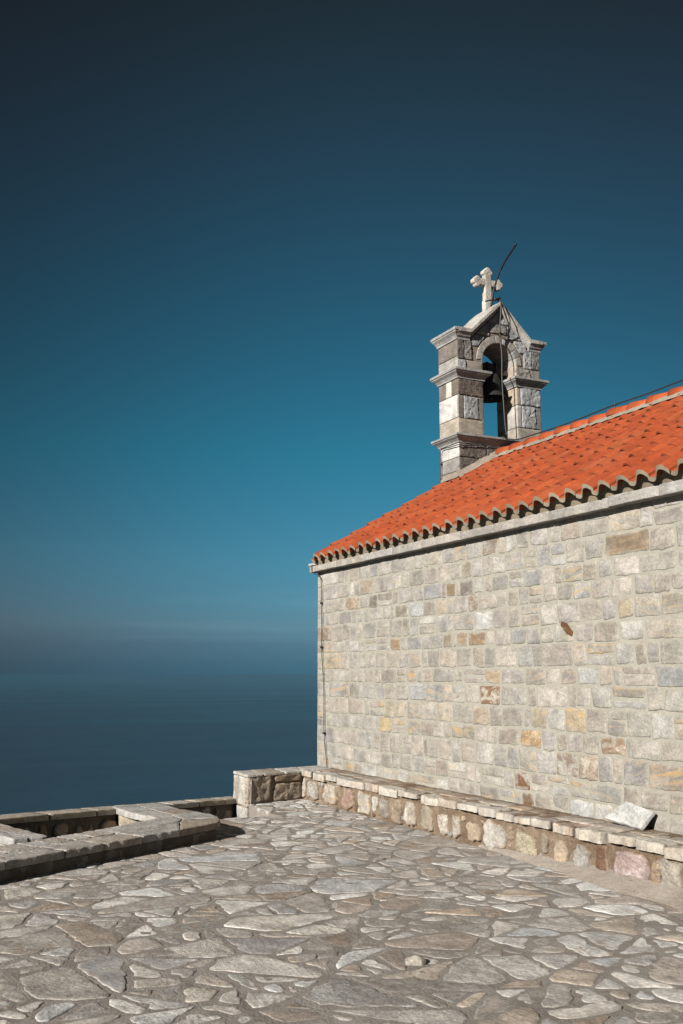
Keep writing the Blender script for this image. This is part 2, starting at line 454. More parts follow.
# ---- roof: tiles row by row, each tile its own S-shaped shell
EY, EZ = 5.775, 3.232            # eave line, mid height of the tile wave
cs, sn = 1 / math.hypot(1, SLOPE), SLOPE / math.hypot(1, SLOPE)
def roof_side(sgn):
    mb = MB(); pitch, rowl, tl = .231, .325, .40
    half = (RIDGE_Y - EY) / cs
    nrow = int(half / rowl) + 1; ncol = int((WX1 + .1 + 12.78) / pitch)
    def fr(u, v, w):
        y = EY + v * cs - w * sn; z = EZ + v * sn + w * cs
        return (u, y if sgn > 0 else 2 * RIDGE_Y - y, z)
    K = 12
    for r in range(nrow):
        for c in range(ncol):
            x0 = -12.78 + c * pitch; gap = R.choice((.001, .004, .010, .014, .018, .022)); v0 = r * rowl + (R.uniform(-.012, .012) if r == 0 else R.uniform(-.035, .035)); v1 = min(v0 + tl, half + .02)
            if v1 - v0 < .1: continue
            if sgn > 0 and x0 < -12.45 and v0 * cs + EY > 8.0: pass
            col = vary(R.choice(((.49, .094, .027), (.47, .087, .025), (.51, .104, .031), (.43, .080, .025), (.48, .112, .039))), .05)
            dx, tw, lift = R.uniform(-.007, .007), R.uniform(-.03, .03), R.uniform(-.003, .004)
            off = (R.uniform(-40, 40), R.uniform(-40, 40), 0)
            edge = vary((.32, .27, .20), .15) if r == 0 else (col[0] * .62, col[1] * .8, col[2] * 1.1)
            layers = []
            for (lay, th) in (('t', 0), ('b', -.017)):
                for (vv, wl, cl) in ((v0, (.008 if r == 0 else .007) + lift, .004 if r == 0 else gap), ((v0 + v1) / 2, .003 + lift * .5, .003), (v1, -.006, 0)):
                    rr = []
                    for k in range(K + 1):
                        t = k / K
                        a = t * 2 * math.pi
                        sw = -math.cos(a - 1.1); w = .040 * (1.35 * sw - .35 * sw ** 3) + .004 * math.cos(2 * a)
                        u = x0 + t * (pitch + .012) + dx + tw * (vv - v0)
                        front = .006 * noise.noise(Vector((u * 9, r * 7., c))) if vv == v0 else 0
                        isedge = (vv == v0 and r == 0)
                        w += cl * max(0, -math.cos(a - 1.1)) ** 2
                        p = fr(u, vv + front, w + wl + th + .006 * (t - .5))
                        rr.append(mb.vert(p, col, (u + off[0], vv + off[1], 0)))
                    layers.append(rr)
            a0, a1, a2, b0, b1, b2 = layers
            fl = (lambda q: q) if sgn > 0 else (lambda q: q[::-1])
            for a, b in ((a0, a1), (a1, a2)):
                for k in range(K): mb.face(fl((a[k], a[k + 1], b[k + 1], b[k])))
            for a, b in ((b0, b1), (b1, b2)):
                for k in range(K): mb.face(fl((a[k], b[k], b[k + 1], a[k + 1])))
            # the broken front edge gets its own vertices: weathered lime on the eave row
            fa = [mb.vert(mb.v[i], edge, mb.u[i]) for i in a0]; fb = []
            for i in b0:
                x, y, z = mb.v[i]
                fb.append(mb.vert((x, y, z - (.022 if r == 0 else 0)), edge, mb.u[i]))
            for k in range(K): mb.face(fl((fb[k], fb[k + 1], fa[k + 1], fa[k])), 0, False)
            for k in (0, K): mb.face((a0[k], a1[k], b1[k], b0[k]), 0, False); mb.face((a1[k], a2[k], b2[k], b1[k]), 0, False)
    # lime bed under the eave and deck under the tiles
    def lime(s, t):
        x = -12.84 + (WX1 + 12.86) * s
        tt = ((x + 12.78) / .231) % 1
        y = EY + .110 - .062 * t + .010 * noise.noise(Vector((x * 6, t * 3, 2))) + .02 * t
        z = 3.12 + t * (.138 + .040 * -math.cos(tt * 2 * math.pi - 1.1) + .008 * noise.noise(Vector((x * 9, 0, 4))))
        return (x, y if sgn > 0 else 2 * RIDGE_Y - y, z)
    mb.grid(520, 3, lime, mat=1)
    yb = EY + .122; zb = EZ + .122 * SLOPE - .035
    mb.prism([(yb, 3.125), (RIDGE_Y, 3.125), (RIDGE_Y, zb + (RIDGE_Y - yb) * SLOPE), (yb, zb)], -12.80, WX1 + .02, mat=1, fr=lambda u, v, w: (w, u if sgn > 0 else 2 * RIDGE_Y - u, v))
    q = [fr(u, v, w) for u, v, w in ((-12.71, .07, -.10), (WX1 + .05, .07, -.10), (WX1 + .05, half, -.10), (-12.71, half, -.10))]
    q2 = [fr(u, v, w) for u, v, w in ((-12.71, .07, -.045), (WX1 + .05, .07, -.045), (WX1 + .05, half, -.045), (-12.71, half, -.045))]
    i = [mb.vert(p) for p in q + q2]
    for f in ((0, 1, 2, 3), (4, 5, 6, 7), (0, 1, 5, 4), (1, 2, 6, 5), (2, 3, 7, 6), (3, 0, 4, 7)): mb.face([i[k] for k in f], 1, False)
    return mb
mLime = mortar_mat('roof_lime', (.42, .35, .25), (.30, .245, .17), .016)
roof = roof_side(1).build('roof', [M_TILE, mLime], chapel)
roof_side(-1).build('roof', [M_TILE, mLime], chapel)
# ridge caps
mb = MB(); x = -12.28
while x < WX1:
    col = vary(R.choice(((.55, .112, .031), (.50, .096, .028))), .08); off = (R.uniform(-30, 30), R.uniform(-30, 30), 0)
    x1 = x + .43; K = 10; lay = []; dz = R.uniform(-.012, .012); dy = R.uniform(-.015, .015)
    for th in (0, -.016):
        for xx, r in ((x, .130), ((x + x1) / 2, .108), (x1, .090)):
            lay.append([mb.vert((xx, RIDGE_Y + dy + (r * 1.18 + th) * math.cos(math.pi * (1 - k / K)), 4.905 + dz + (r + th) * math.sin(math.pi * k / K)), col, (xx + off[0], k * .03 + off[1], 0)) for k in range(K + 1)])
    for a, b in ((0, 1), (1, 2)):
        for k in range(K): mb.face((lay[a][k], lay[b][k], lay[b][k + 1], lay[a][k + 1])); mb.face((lay[a + 3][k], lay[a + 3][k + 1], lay[b + 3][k + 1], lay[b + 3][k]))
    for k in range(K):
        mb.face((lay[0][k], lay[0][k + 1], lay[3][k + 1], lay[3][k]), 0, False); mb.face((lay[2][k], lay[5][k], lay[5][k + 1], lay[2][k + 1]), 0, False)
    x += .36
def bed(sgn):
    def f(s, t):
        x = -12.3 + (WX1 + 12.3) * s; a = t * math.pi * .5
        y = -.195 + .10 * t + .010 * noise.noise(Vector((x * 5, 0, 1)))
        z = 4.850 + .085 * math.sin(a) + .012 * noise.noise(Vector((x * 7, t, 9)))
        return (x, RIDGE_Y + sgn * y, z)
    mb.grid(260, 4, f, mat=1)
bed(1); bed(-1)
mRidge = mortar_mat('ridge_lime', (.46, .40, .33), (.36, .30, .24), .012)
mb.build('ridge_tiles', [M_TILE, mRidge], chapel)

# ---- bell gable on the west end
TXE, TXW, TYS, TYN = -12.30, -12.85, 7.995, 9.545
OY0, OY1, OR, OZ0, SPR = 8.462, 9.082, .31, 5.20, 6.40
OC = (OY0 + OY1) / 2
CREAM, PALE, WHITE = (.52, .46, .385), (.58, .555, .52), (.73, .705, .67)
RGREY, DBROWN, BLUE = (.47, .465, .46), (.235, .20, .175), (.54, .54, .545)
bg = MB()
g = .014
def tower_core():
    x0, x1 = TXW + g, TXE - g
    bg.box(x0, x1, TYS + g, TYN - g, 3.9, OZ0, mat=1)
    # pier + arch + gable as one outline each side, extruded through the thickness
    def side(pts): bg.prism(pts, x0, x1, mat=1, fr=lambda u, v, w: (w, u, v))
    side([(TYS + g, OZ0), (OY0 - g, OZ0), (OY0 - g, SPR), (TYS + g, SPR)]); side([(OY1 + g, OZ0), (TYN - g, OZ0), (TYN - g, SPR), (OY1 + g, SPR)])
    n = 12; ro = OR + g
    arc = [(OC + ro * math.cos(math.pi * (1 - k / n)), SPR + ro * math.sin(math.pi * (1 - k / n))) for k in range(n + 1)]
    topl = lambda y: min(6.82, 6.82) if y < 8.2 or y > 9.34 else 6.82 + .96 * (.57 - abs(y - OC)) * .98
    for k in range(n):
        (ya, za), (yb, zb) = arc[k], arc[k + 1]
        side([(ya, za), (yb, zb), (yb, topl(yb)), (ya, topl(ya))])
    side([(TYS + g, SPR), (OY0 - g, SPR), (OY0 - g, 6.82), (TYS + g, 6.75)]); side([(OY1 + g, SPR), (TYN - g, SPR), (TYN - g, 6.75), (OY1 + g, 6.82)])
tower_core()
frE = lambda u, v, w: (TXE - .006 + w, u, v)
frWt = lambda u, v, w: (TXW + .006 - w, -u, v)
frSo = lambda u, v, w: (u, TYS + .006 - w, v)
frNo = lambda u, v, w: (-u, TYN - .006 + w, v)
frJn = lambda u, v, w: (u, OY1 + .006 - w, v)       # north jamb, faces south
frJs = lambda u, v, w: (-u, OY0 - .006 + w, v)
def tstone(fr, u0, u1, v0, v1, col, rockf=0, aux=None, gap=.005):
    P = [(u0 + gap, v0 + gap), (u1 - gap, v0 + gap), (u1 - gap, v1 - gap), (u0 + gap, v1 - gap)]
    if rockf: stone(bg, P, fr, vary(col, .06), aux or (0, 0, 1.2), depth=.03, proud=.012, bev=.012, rnd=.012, seg=.025, jit=.006, rough=.012, rings=(.85, .68, .5, .3), nf=22.)
    else: stone(bg, P, fr, vary(col, .05), aux or (0, 0, .1), depth=.03, proud=.003, bev=.005, rnd=.004, seg=.05, jit=.003, rough=.0015)
def both(u0, u1, v0, v1, col, rockf=0):
    tstone(frE, u0, u1, v0, v1, col, rockf); tstone(frWt, -u1, -u0, v0, v1, col, rockf)
# below the low ledge
S0, N0 = TYS, TYN
for (z0, z1, ck) in ((4.30, 4.62, 0), (4.62, 4.83, 1), (4.83, 5.055, 2)):
    us = [S0, S0 + R.uniform(.34, .5), S0 + R.uniform(.72, .95), S0 + R.uniform(1.15, 1.3), N0]
    for a, b in zip(us, us[1:]): both(a, b, z0, z1, (.22, .195, .175), 1)  # dark tone: shade below the ledge is put into the stone colour
    tstone(frSo, TXW, TXE, z0, z1, ((.34, .31, .28), (.36, .33, .30), WHITE)[ck]); tstone(frNo, -TXE, -TXW, z0, z1, PALE)
# south pier
for (z0, z1, lay) in ((5.185, 5.43, [(S0, OY0, CREAM, 0)]),
                      (5.43, 5.79, [(S0, S0 + .10, (.30, .27, .24), 0), (S0 + .10, S0 + .37, RGREY, 1), (S0 + .37, OY0, (.33, .29, .25), 0)]),
                      (5.79, 6.06, [(S0, OY0, (.20, .165, .145), 1)]),  # dark brown paints in the shade cast by the ledge above
                      (6.20, 6.36, [(S0, S0 + .17, RGREY, 1), (S0 + .17, OY0, (.40, .36, .31), 0)]),
                      (6.36, 6.68, [(S0, S0 + .13, (.20, .18, .165), 1), (S0 + .13, S0 + .27, (.36, .34, .32), 1)])):
    for a, b, c, rk in lay: both(a, b, z0, z1, c, rk)
# north pier
for (z0, z1, lay) in ((5.185, 5.40, [(OY1, N0, CREAM, 0)]),
                      (5.40, 5.76, [(OY1, OY1 + .09, PALE, 0), (OY1 + .09, OY1 + .36, BLUE, 1), (OY1 + .36, N0, (.34, .32, .30), 0)]),
                      (5.76, 6.06, [(OY1, OY1 + .07, CREAM, 0), (OY1 + .07, N0, BLUE, 1)]),
                      (6.20, 6.36, [(OY1, OY1 + .28, (.38, .36, .33), 1), (OY1 + .28, N0, (.42, .38, .33), 0)]),
                      (6.36, 6.68, [(OY1 + .15, OY1 + .31, BLUE, 1), (OY1 + .31, N0, (.30, .28, .26), 1)])):
    for a, b, c, rk in lay: both(a, b, z0, z1, c, rk)
# narrow south and north faces
for fr in (frSo, frNo):
    o = (lambda a: a) if fr is frSo else (lambda a: -a)
    def t2(a, b, z0, z1, c):
        u0, u1 = sorted((o(a), o(b))); tstone(fr, u0, u1, z0, z1, c)
    t2(TXW, TXE, 5.185, 5.44, CREAM); t2(TXW, TXW + .02 + .5, 5.44, 5.80, WHITE); t2(TXE - .03, TXE, 5.44, 5.80, PALE)
    t2(TXW, TXW + .20, 5.80, 6.06, (.27, .235, .205)); t2(TXW + .20, TXW + .36, 5.80, 6.06, WHITE); t2(TXW + .36, TXE, 5.80, 6.06, (.25, .215, .185))
    t2(TXW, TXE, 6.20, 6.40, (.47, .44, .40)); t2(TXW, TXE, 6.40, 6.68, (.29, .255, .225))
# jambs
for fr, sg in ((frJn, 1), (frJs, -1)):
    for (z0, z1, cc, sp) in ((5.185, 5.40, CREAM, .3), (5.40, 5.76, PALE, .27), (5.76, 6.06, (.50, .42, .32), .33), (6.20, 6.41, CREAM, .3)):
        xm = TXE - sp
        for a, b in ((TXW, xm), (xm, TXE)):
            u0, u1 = sorted((sg * a, sg * b)); tstone(fr, u0, u1, z0, z1, cc)
# voussoirs right through the wall
nv = 9; ri, ro = OR, OR + .115
for k in range(nv):
    a0, a1 = math.pi * (1 - k / nv), math.pi * (1 - (k + 1) / nv)
    P = []
    for a in (a0, (a0 + a1) / 2, a1): P.append((OC + ri * math.cos(a), SPR + ri * math.sin(a)))
    for a in (a1, (a0 + a1) / 2, a0): P.append((OC + ro * math.cos(a), SPR + ro * math.sin(a)))
    P = inset(P, 0.0) if False else P
    cc = vary(R.choice(((.48, .46, .43), (.46, .445, .42), (.49, .455, .41))), .06)
    cx_, cy_ = sum(p[0] for p in P) / 6, sum(p[1] for p in P) / 6
    P = [(cx_ + (u - cx_) * .965, cy_ + (v - cy_) * .985) for u, v in P]
    stone(bg, P, lambda u, v, w: (TXE - .002 + w, u, v), cc, (0, 0, .3), depth=TXE - TXW + .004, proud=0, bev=.005, rnd=.003, seg=.06, jit=.002, rough=.002)
# gable face pieces above the arch, clipped by the ring and by the rake
def gpoly(u0, u1, v0, v1, col, rk=1):
    P = [(u0, v0), (u1, v0), (u1, v1), (u0, v1)]
    P = clip(P, .96, -1, .96 * 8.215 - 6.70); P = clip(P, -.96, -1, -.96 * 9.33 - 6.70)
    # keep outside of the ring: cut by the tangent at the piece's own bearing
    cu, cv = (u0 + u1) / 2 - OC, (v0 + v1) / 2 - SPR; l = math.hypot(cu, cv); cu /= l; cv /= l
    P = clip(P, cu, cv, cu * OC + cv * SPR + ro + .004)
    if len(P) < 3: return
    P = inset(P, .006)
    if len(P) < 3: return
    for fr, Q in ((frE, P), (frWt, [(-u, v) for u, v in P][::-1])):
        stone(bg, Q, fr, vary(col, .08), (0, 0, 1.1), depth=.03, proud=.010, bev=.01, rnd=.008, seg=.03, jit=.004, rough=.010, rings=(.8, .55, .3), nf=22.)
gpoly(8.27, 8.50, 6.60, 6.80, RGREY); gpoly(9.05, 9.30, 6.60, 6.80, BLUE)
gpoly(8.30, 8.60, 6.80, 7.02, RGREY); gpoly(8.60, 8.93, 6.86, 7.02, (.44, .42, .39)); gpoly(8.93, 9.24, 6.80, 7.02, BLUE)
gpoly(8.45, 8.77, 7.02, 7.25, RGREY); gpoly(8.77, 9.1, 7.02, 7.25, BLUE)
bellgable = bg.build('bell_gable', [M_TOWER, M_TMORTAR], chapel)

# moulded ledges
prof = lambda h, o: [(-.05, -.002), (o * .16, 0), (o * .18, h * .16), (o * .42, h * .38), (o * .80, h * .60), (o * .84, h * .70), (o * .97, h * .74), (o, h * .78), (o, h * .97), (o * .97, h), (-.05, h + .012)]
LCOL = (.44, .435, .42)
def rect(x0, x1, y0, y1, z): return [(x0, y0, z), (x1, y0, z), (x1, y1, z), (x0, y1, z)]
lm = MB(); lm.sweep(rect(TXW, TXE, TYS, TYN, 5.05), prof(.125, .098), LCOL, closed=True, aux=(0, 0, .2))
lm.box(TXW + .02, TXE - .02, TYS + .02, TYN - .02, 5.06, 5.181, LCOL)
lm.build('ledge', [M_COPING], bellgable)
for y0, y1 in ((TYS, OY0), (OY1, TYN)):
    lm = MB(); lm.sweep(rect(TXW, TXE, y0, y1, 6.05), prof(.145, .098), LCOL, closed=True, aux=(0, 0, .2))
    lm.build('ledge', [M_COPING], bellgable)
# eaves blocks and raking coping
def coping_run(pts, name):
    """pts: (y, z) top line; profile across X, extruded along the rake"""
    mb = MB(); n = []
    for y, z in pts:
        for dy in (0,): n.append((y, z))
    xs = [(TXW - .10, -.05), (TXW - .10, 0), (TXE + .085, 0), (TXE + .085, -.055), (TXE + .06, -.075), (TXE + .035, -.12), (TXE - .02, -.14), (TXW + .02, -.14), (TXW - .05, -.12), (TXW - .075, -.075)]
    q = []
    for (a, b) in zip(n, n[1:]):
        m = max(1, int(math.hypot(a[0] - b[0], a[1] - b[1]) / .06))
        q += [(a[0] + (b[0] - a[0]) * k / m, a[1] + (b[1] - a[1]) * k / m) for k in range(m)]
    q.append(n[-1]); rings = []
    for y, z in q:
        rg = []
        for x, d in xs:
            p = Vector((x, y, z + d)); p += Vector(noise.noise_vector(p * 8)) * .003
            rg.append(mb.vert(p, [c * (1 + .2 * noise.noise(Vector((0, y * 4, z * 4)))) for c in (.62, .595, .555)], None, (0, 0, .15)))
        rings.append(rg)
    K = len(xs)
    for a, b in zip(rings, rings[1:]):
        for k in range(K): mb.face((a[k], a[(k + 1) % K], b[(k + 1) % K], b[k]), 0, False)
    mb.face(rings[0][::-1], 0, False); mb.face(rings[-1], 0, False)
    return mb.build(name, [M_COPING], bellgable)
coping_run([(7.985, 6.835), (8.212, 6.835), (OC - .001, 7.375)], 'gable_coping')
coping_run([(9.558, 6.835), (9.33, 6.835), (OC + .001, 7.375)], 'gable_coping')
for y0, y1 in ((TYS, 8.22), (9.325, TYN)):
    mb = MB(); z = 6.665; o = .095
    south = y0 == TYS
    path = [(TXW, y1, z), (TXW, y0, z), (TXE, y0, z), (TXE, y1, z)] if south else [(TXE, y0, z), (TXE, y1, z), (TXW, y1, z), (TXW, y0, z)]
    mb.sweep(path, prof(.166, .085), LCOL, aux=(0, 0, .2))
    mb.box(TXW + .01, TXE - .01, y0 + .01, y1 - .01, z, z + .172, LCOL)
    mb.build('eaves_block', [M_COPING], bellgable)
# lime fillet between the roof and the gable
mb = MB()
def fil(s, t):
    y = 7.93 + (8.72 - 7.93) * s; zc = EZ + (y - EY) * SLOPE
    n_ = .012 * noise.noise(Vector((y * 7, t * 4, 2)))
    return (TXE - .01 + .12 * t + n_, y, zc + .15 - .10 * t + n_)
mb.grid(30, 4, fil)
def fil2(s, t):
    x = -12.75 + .5 * s; y = TYS + .01 - .08 * t
    return (x, y, EZ + (y - EY) * SLOPE + .11 - .05 * t + .012 * noise.noise(Vector((x * 9, t * 3, 1))))
mb.grid(14, 3, fil2)
mb.build('lime_fillet', [mRidge], bellgable)

# cross with budded ends
mb = MB(); CXc = (TXE + TXW) / 2; th = .043; CROSS = (.68, .63, .56); zc, yc = 7.792, 8.765
hw = .062
def cbar(y0, y1, z0, z1):
    stone(mb, [(y0, z0), (y1, z0), (y1, z1), (y0, z1)], lambda u, v, w: (CXc + th + w, u, v), CROSS, (0, 0, .2), depth=2 * th, proud=0, bev=.012, rnd=.008, seg=.04, jit=.003, rough=.002)
cbar(yc - hw - .012, yc + hw + .012, 7.26, zc - .3); cbar(yc - hw, yc + hw, zc - .31, zc + .19); cbar(yc - .205, yc - hw + .01, zc - hw * .9, zc + hw * .9); cbar(yc + hw - .01, yc + .205, zc - hw * .9, zc + hw * .9)
def lobe(y, z, r):
    P = [(y + r * math.cos(k * math.pi / 6), z + r * math.sin(k * math.pi / 6)) for k in range(12)]
    stone(mb, P, lambda u, v, w: (CXc + th + .002 + w, u, v), CROSS, (0, 0, .2), depth=2 * th + .004, proud=0, bev=.012, rnd=.005, seg=.05, jit=.003, rough=.002)
for dy, dz in ((0, 1), (1, 0), (-1, 0)):
    cy, cz = yc + dy * .20, zc + dz * .175
    for py in (-1, 1): lobe(cy + py * dz * .046, cz + py * dy * .046, .046)
    lobe(cy + dy * .036, cz + dz * .036, .050)
cr = mb.build('cross', [M_COPING], bellgable)

def smooth(pts, n=6):
    out = []; P = [Vector(p) for p in pts]
    for i in range(len(P) - 1):
        p0, p1, p2, p3 = P[max(i - 1, 0)], P[i], P[i + 1], P[min(i + 2, len(P) - 1)]
        for k in range(n):
            t = k / n
            out.append(.5 * ((2 * p1) + (p2 - p0) * t + (2 * p0 - 5 * p1 + 4 * p2 - p3) * t * t + (3 * p1 - p0 - 3 * p2 + p3) * t ** 3))
    return out + [P[-1]]
# bell, hung in the arch
bell = thing('bell', 'dark bronze bell hanging in the arch of the bell gable', 'bell', (CXc, OC, 5.88))
mb = MB()
mb.lathe([(.0, .42), (.07, .42), (.115, .405), (.14, .37), (.158, .29), (.172, .2), (.192, .12), (.22, .05), (.248, .012), (.255, 0), (.235, -.002), (.20, .04), (.175, .12), (.15, .25), (.12, .34), (0, .37)], (CXc, OC, 5.885), 32)
mb.build('bell_body', [M_BRONZE], bell)
mb = MB(); mb.tube([(CXc, OC, 6.24), (CXc, OC, 5.93)], .012); mb.lathe([(0, .05), (.025, .04), (.034, .015), (.028, -.012), (0, -.028)], (CXc, OC, 5.885), 12)
mb.build('clapper', [M_BRONZE], bell)
mb = MB(); mb.prism([(OY0 + .005, 6.285), (OY1 - .005, 6.285), (OY1 - .005, 6.35), (OC + .14, 6.42), (OC + .06, 6.44), (OC - .10, 6.46), (OC - .2, 6.41), (OY0 + .005, 6.36)], CXc - .06, CXc + .06, mat=0, fr=lambda u, v, w: (w, u, v))
mb.build('headstock', [M_WOOD], bell)
for s in (-1, 1):
    mb = MB(); mb.tube(smooth([(CXc - .066, OC + s * .07, 6.28), (CXc - .068, OC + s * .07, 6.44), (CXc, OC + s * .07, 6.462), (CXc + .068, OC + s * .07, 6.44), (CXc + .066, OC + s * .07, 6.28)], 3), .011, 6)
    mb.build('strap', [M_ROD], bell)

# lightning conductor: cable runs, clips, rod
def cable(name, pts, r, clips=(), parent=chapel):
    mb = MB(); mb.tube(smooth(pts), r, 7); o = mb.build(name, [M_CABLE], parent)
    for (p, d) in clips:
        k = MB(); p = Vector(p); d = Vector(d)
        k.tube([p, p + d * .45, p + d], [.009, .008, .012], 6)
        k.lathe([(0, -.018), (.017, -.014), (.017, .014), (0, .018)], p, 10)
        k.build('cable_clip', [M_CABLE], o)
    return o
xs = [WX1, -4.4, -5.6, -6.8, -8.0, -8.6, -9.2, -9.755, -10.4, -11.0, -11.5, -11.9, -12.15]
zs = [5.10, 5.075, 5.105, 5.08, 5.105, 5.10, 5.085, 5.092, 5.07, 5.062, 5.072, 5.085, 5.15]
cable('lightning_cable', [(x, RIDGE_Y, z) for x, z in zip(xs, zs)] + [(-12.27, RIDGE_Y - .01, 5.21)], .0095,
      [((x, RIDGE_Y, z), (0, 0, -.09)) for x, z in ((-9.755, 5.092), (-5.6, 5.105))])
cable('lightning_cable', [(-12.205, 8.76, 7.36), (-12.200, 8.752, 7.2), (-12.21, 8.735, 6.95), (-12.235, 8.748, 6.75), (-12.225, 8.765, 6.5), (-12.23, 8.76, 6.1), (-12.215, 8.768, 5.7), (-12.21, 8.78, 5.4), (-12.205, 8.80, 5.215)], .011,
      [((-12.225, 8.742, 6.86), (-.07, 0, 0))])
cable('lightning_cable', [(-12.20, 8.775, 7.35), (-12.175, 8.83, 7.23), (-12.17, 8.895, 7.08), (-12.2, 8.90, 6.95), (-12.235, 8.83, 6.86), (-12.24, 8.77, 6.86)], .009)
cable('lightning_cable', [(-12.20, 8.80, 5.20), (-12.23, 8.60, 5.10), (-12.265, 8.35, 5.035), (-12.27, 8.05, 5.0), (-12.27, 7.965, 5.0), (-12.5, 7.965, 5.01), (-12.74, 7.965, 5.02), (-12.775, 7.962, 4.95), (-12.775, 7.965, 4.75), (-12.79, 7.955, 4.5)], .008,
      [((-12.775, 7.965, 4.80), (0, .04, 0))])
cable('lightning_cable', [(-12.875, WY - .116, 3.15), (-12.875, WY - .115, 3.06), (-12.86, WY - .07, 3.025), (-12.82, WY - .025, 2.99), (-12.745, WY - .028, 2.9), (-12.73, WY - .03, 2.6), (-12.722, WY - .028, 2.3), (-12.726, WY - .03, 1.986), (-12.69, WY - .028, 1.7), (-12.656, WY - .026, 1.395), (-12.645, WY - .028, 1.1), (-12.636, WY - .03, .815), (-12.59, WY - .026, .55), (-12.565, WY - .02, .37)], .006,
      [((x, WY - .036, z), (0, .045, 0)) for x, z in ((-12.731, 2.601), (-12.726, 1.986), (-12.636, .815))])
mb = MB()
mb.tube(smooth([(-12.245, 8.60, 7.27), (-12.25, 8.64, 7.443), (-12.25, 8.668, 7.563), (-12.25, 8.759, 7.812), (-12.25, 8.884, 8.055), (-12.25, 9.10, 8.375)]), [.015] * 20 + [.018] * 11, 8)
mb.lathe([(0, -.02), (.022, -.012), (.022, .014), (0, .02)], (-12.25, 9.11, 8.39), 10)
rod = mb.build('lightning_rod', [M_ROD], chapel)
mb = MB(); mb.tube([(-12.25, 8.50, 7.335), (-12.25, 8.65, 7.385), (-12.25, 8.79, 7.41)], .012, 8); mb.tube([(-12.25, 8.66, 7.395), (-12.25, 8.78, 7.41)], .024, 8)
mb.tube([(-12.25, 8.77, 7.45), (-12.22, 8.77, 7.33)], .016, 8)
mb.build('rod_bracket', [M_ROD], rod)

# ------------------------------------------------------------------ stone bench along the wall
bench = thing('stone_bench', 'long low rubble stone bench with pale coping running along the chapel wall', 'bench', (-8, 5.7, 0))
BY = 5.46; BZ = .272; BT = .362
EA, EB, EC, ED = (-12.04, 4.60), (-12.30, BY), (-12.90, WY - .02), (-12.63, 4.62)
bb = MB()
def bface(s, t):
    u = -12.44 + (WX1 + 1 + 12.44) * s; v = -.02 + (BZ + .035) * t
    return (u, BY + .022 + .020 * noise.noise(Vector((u * 6, v * 6, 7))) + .016 * noise.noise(Vector((u * 17, v * 17, 7))) + .008 * noise.noise(Vector((u * 40, v * 40, 7))), v)
bb.grid(420, 14, bface, mat=1)
bb.box(-12.5, WX1 + 1, BY + .05, WY + .05, -.1, BZ + .03, mat=1)
frB = lambda u, v, w: (u, BY + .014 - w, v)
RW, RO, RP, RT, RY, RG, RD = (.63, .59, .53), (.58, .46, .34), (.58, .47, .43), (.46, .36, .27), (.58, .50, .36), (.44, .425, .40), (.25, .15, .10)
rub = [(-12.3, .18, RW), (-11.98, .34, (.47, .46, .43)), (-11.47, .46, RW), (-10.99, .36, (.50, .36, .31)), (-10.57, .34, RW), (-10.29, .13, RW), (-10.07, .22, (.46, .43, .38)), (-9.79, .24, RT), (-9.5, .28, RW),
       (-9.16, .25, (.43, .37, .28)), (-8.85, .22, RW), (-8.60, .16, RW), (-8.31, .30, RO), (-7.95, .32, RW), (-7.71, .13, RT), (-7.46, .3, RY), (-7.2, .11, (.48, .46, .40)), (-6.99, .21, RO), (-6.71, .2, RG), (-6.47, .16, RD),
       (-6.13, .42, (.70, .55, .52)), (-5.88, .1, RT), (-5.71, .25, (.48, .45, .40))]
x = -5.5
while x < WX1 + .8:
    w = R.uniform(.15, .4); rub.append((x + w / 2, w, R.choice((RW, RO, RT, RY, RG)))); x += w + R.uniform(.02, .08)
for (x, w, c) in rub:
    h0, h1 = R.uniform(-.01, .03), R.uniform(.225, .285)
    if w > .3: h0, h1 = .0, .275
    if w < .14: h0 = R.uniform(.03, .08)
    a, b = x - w * .49, x + w * .49
    n_ = R.randint(7, 9); P = []
    n_ = R.randint(5, 7)
    for k in range(n_):
        t = 2 * math.pi * (k + .5) / n_ + R.uniform(-.28, .28)
        e = .5
        cu = math.copysign(abs(math.cos(t)) ** e, math.cos(t)); cv = math.copysign(abs(math.sin(t)) ** e, math.sin(t))
        P.append((x + (b - a) / 2 * cu * R.uniform(.86, 1.12), (h0 + h1) / 2 + (h1 - h0) / 2 * cv * R.uniform(.86, 1.12)))
    stone(bb, P, frB, vary(brighter(c, 1.15), .06), (R.choice((0, .2, .4, .6)), R.choice((0, 0, .3)), .9), depth=.05, proud=R.uniform(.010, .022), bev=.012, rnd=.018, seg=.022, jit=.03, rough=.012, tilt=.08, rings=(.85, .65, .45, .25), nf=16, smear=(.50, .40, .30), bw=.012)
    # small packing stones above and beside
    for k in range(R.choice((0, 1, 1, 2))):
        xx = x + R.choice((-.5, .5)) * w + R.uniform(-.03, .03); vv = R.choice((R.uniform(.03, .08), R.uniform(.2, .25))); r = R.uniform(.02, .042)
        P = [(xx + r * R.uniform(.8, 1.5) * math.cos(q), vv + r * R.uniform(.6, 1) * math.sin(q)) for q in (0, 1, 2, 3, 4, 5.2)]
        stone(bb, P, frB, vary(R.choice((RT, RG, RO, RD, RT)), .15), (0, 0, .8), depth=.04, proud=R.uniform(.0, .014), bev=.01, rnd=.012, seg=.02, jit=.01, rough=.006)
bb.build('base', [M_RUBBLE, M_BROWNMORTAR], bench)
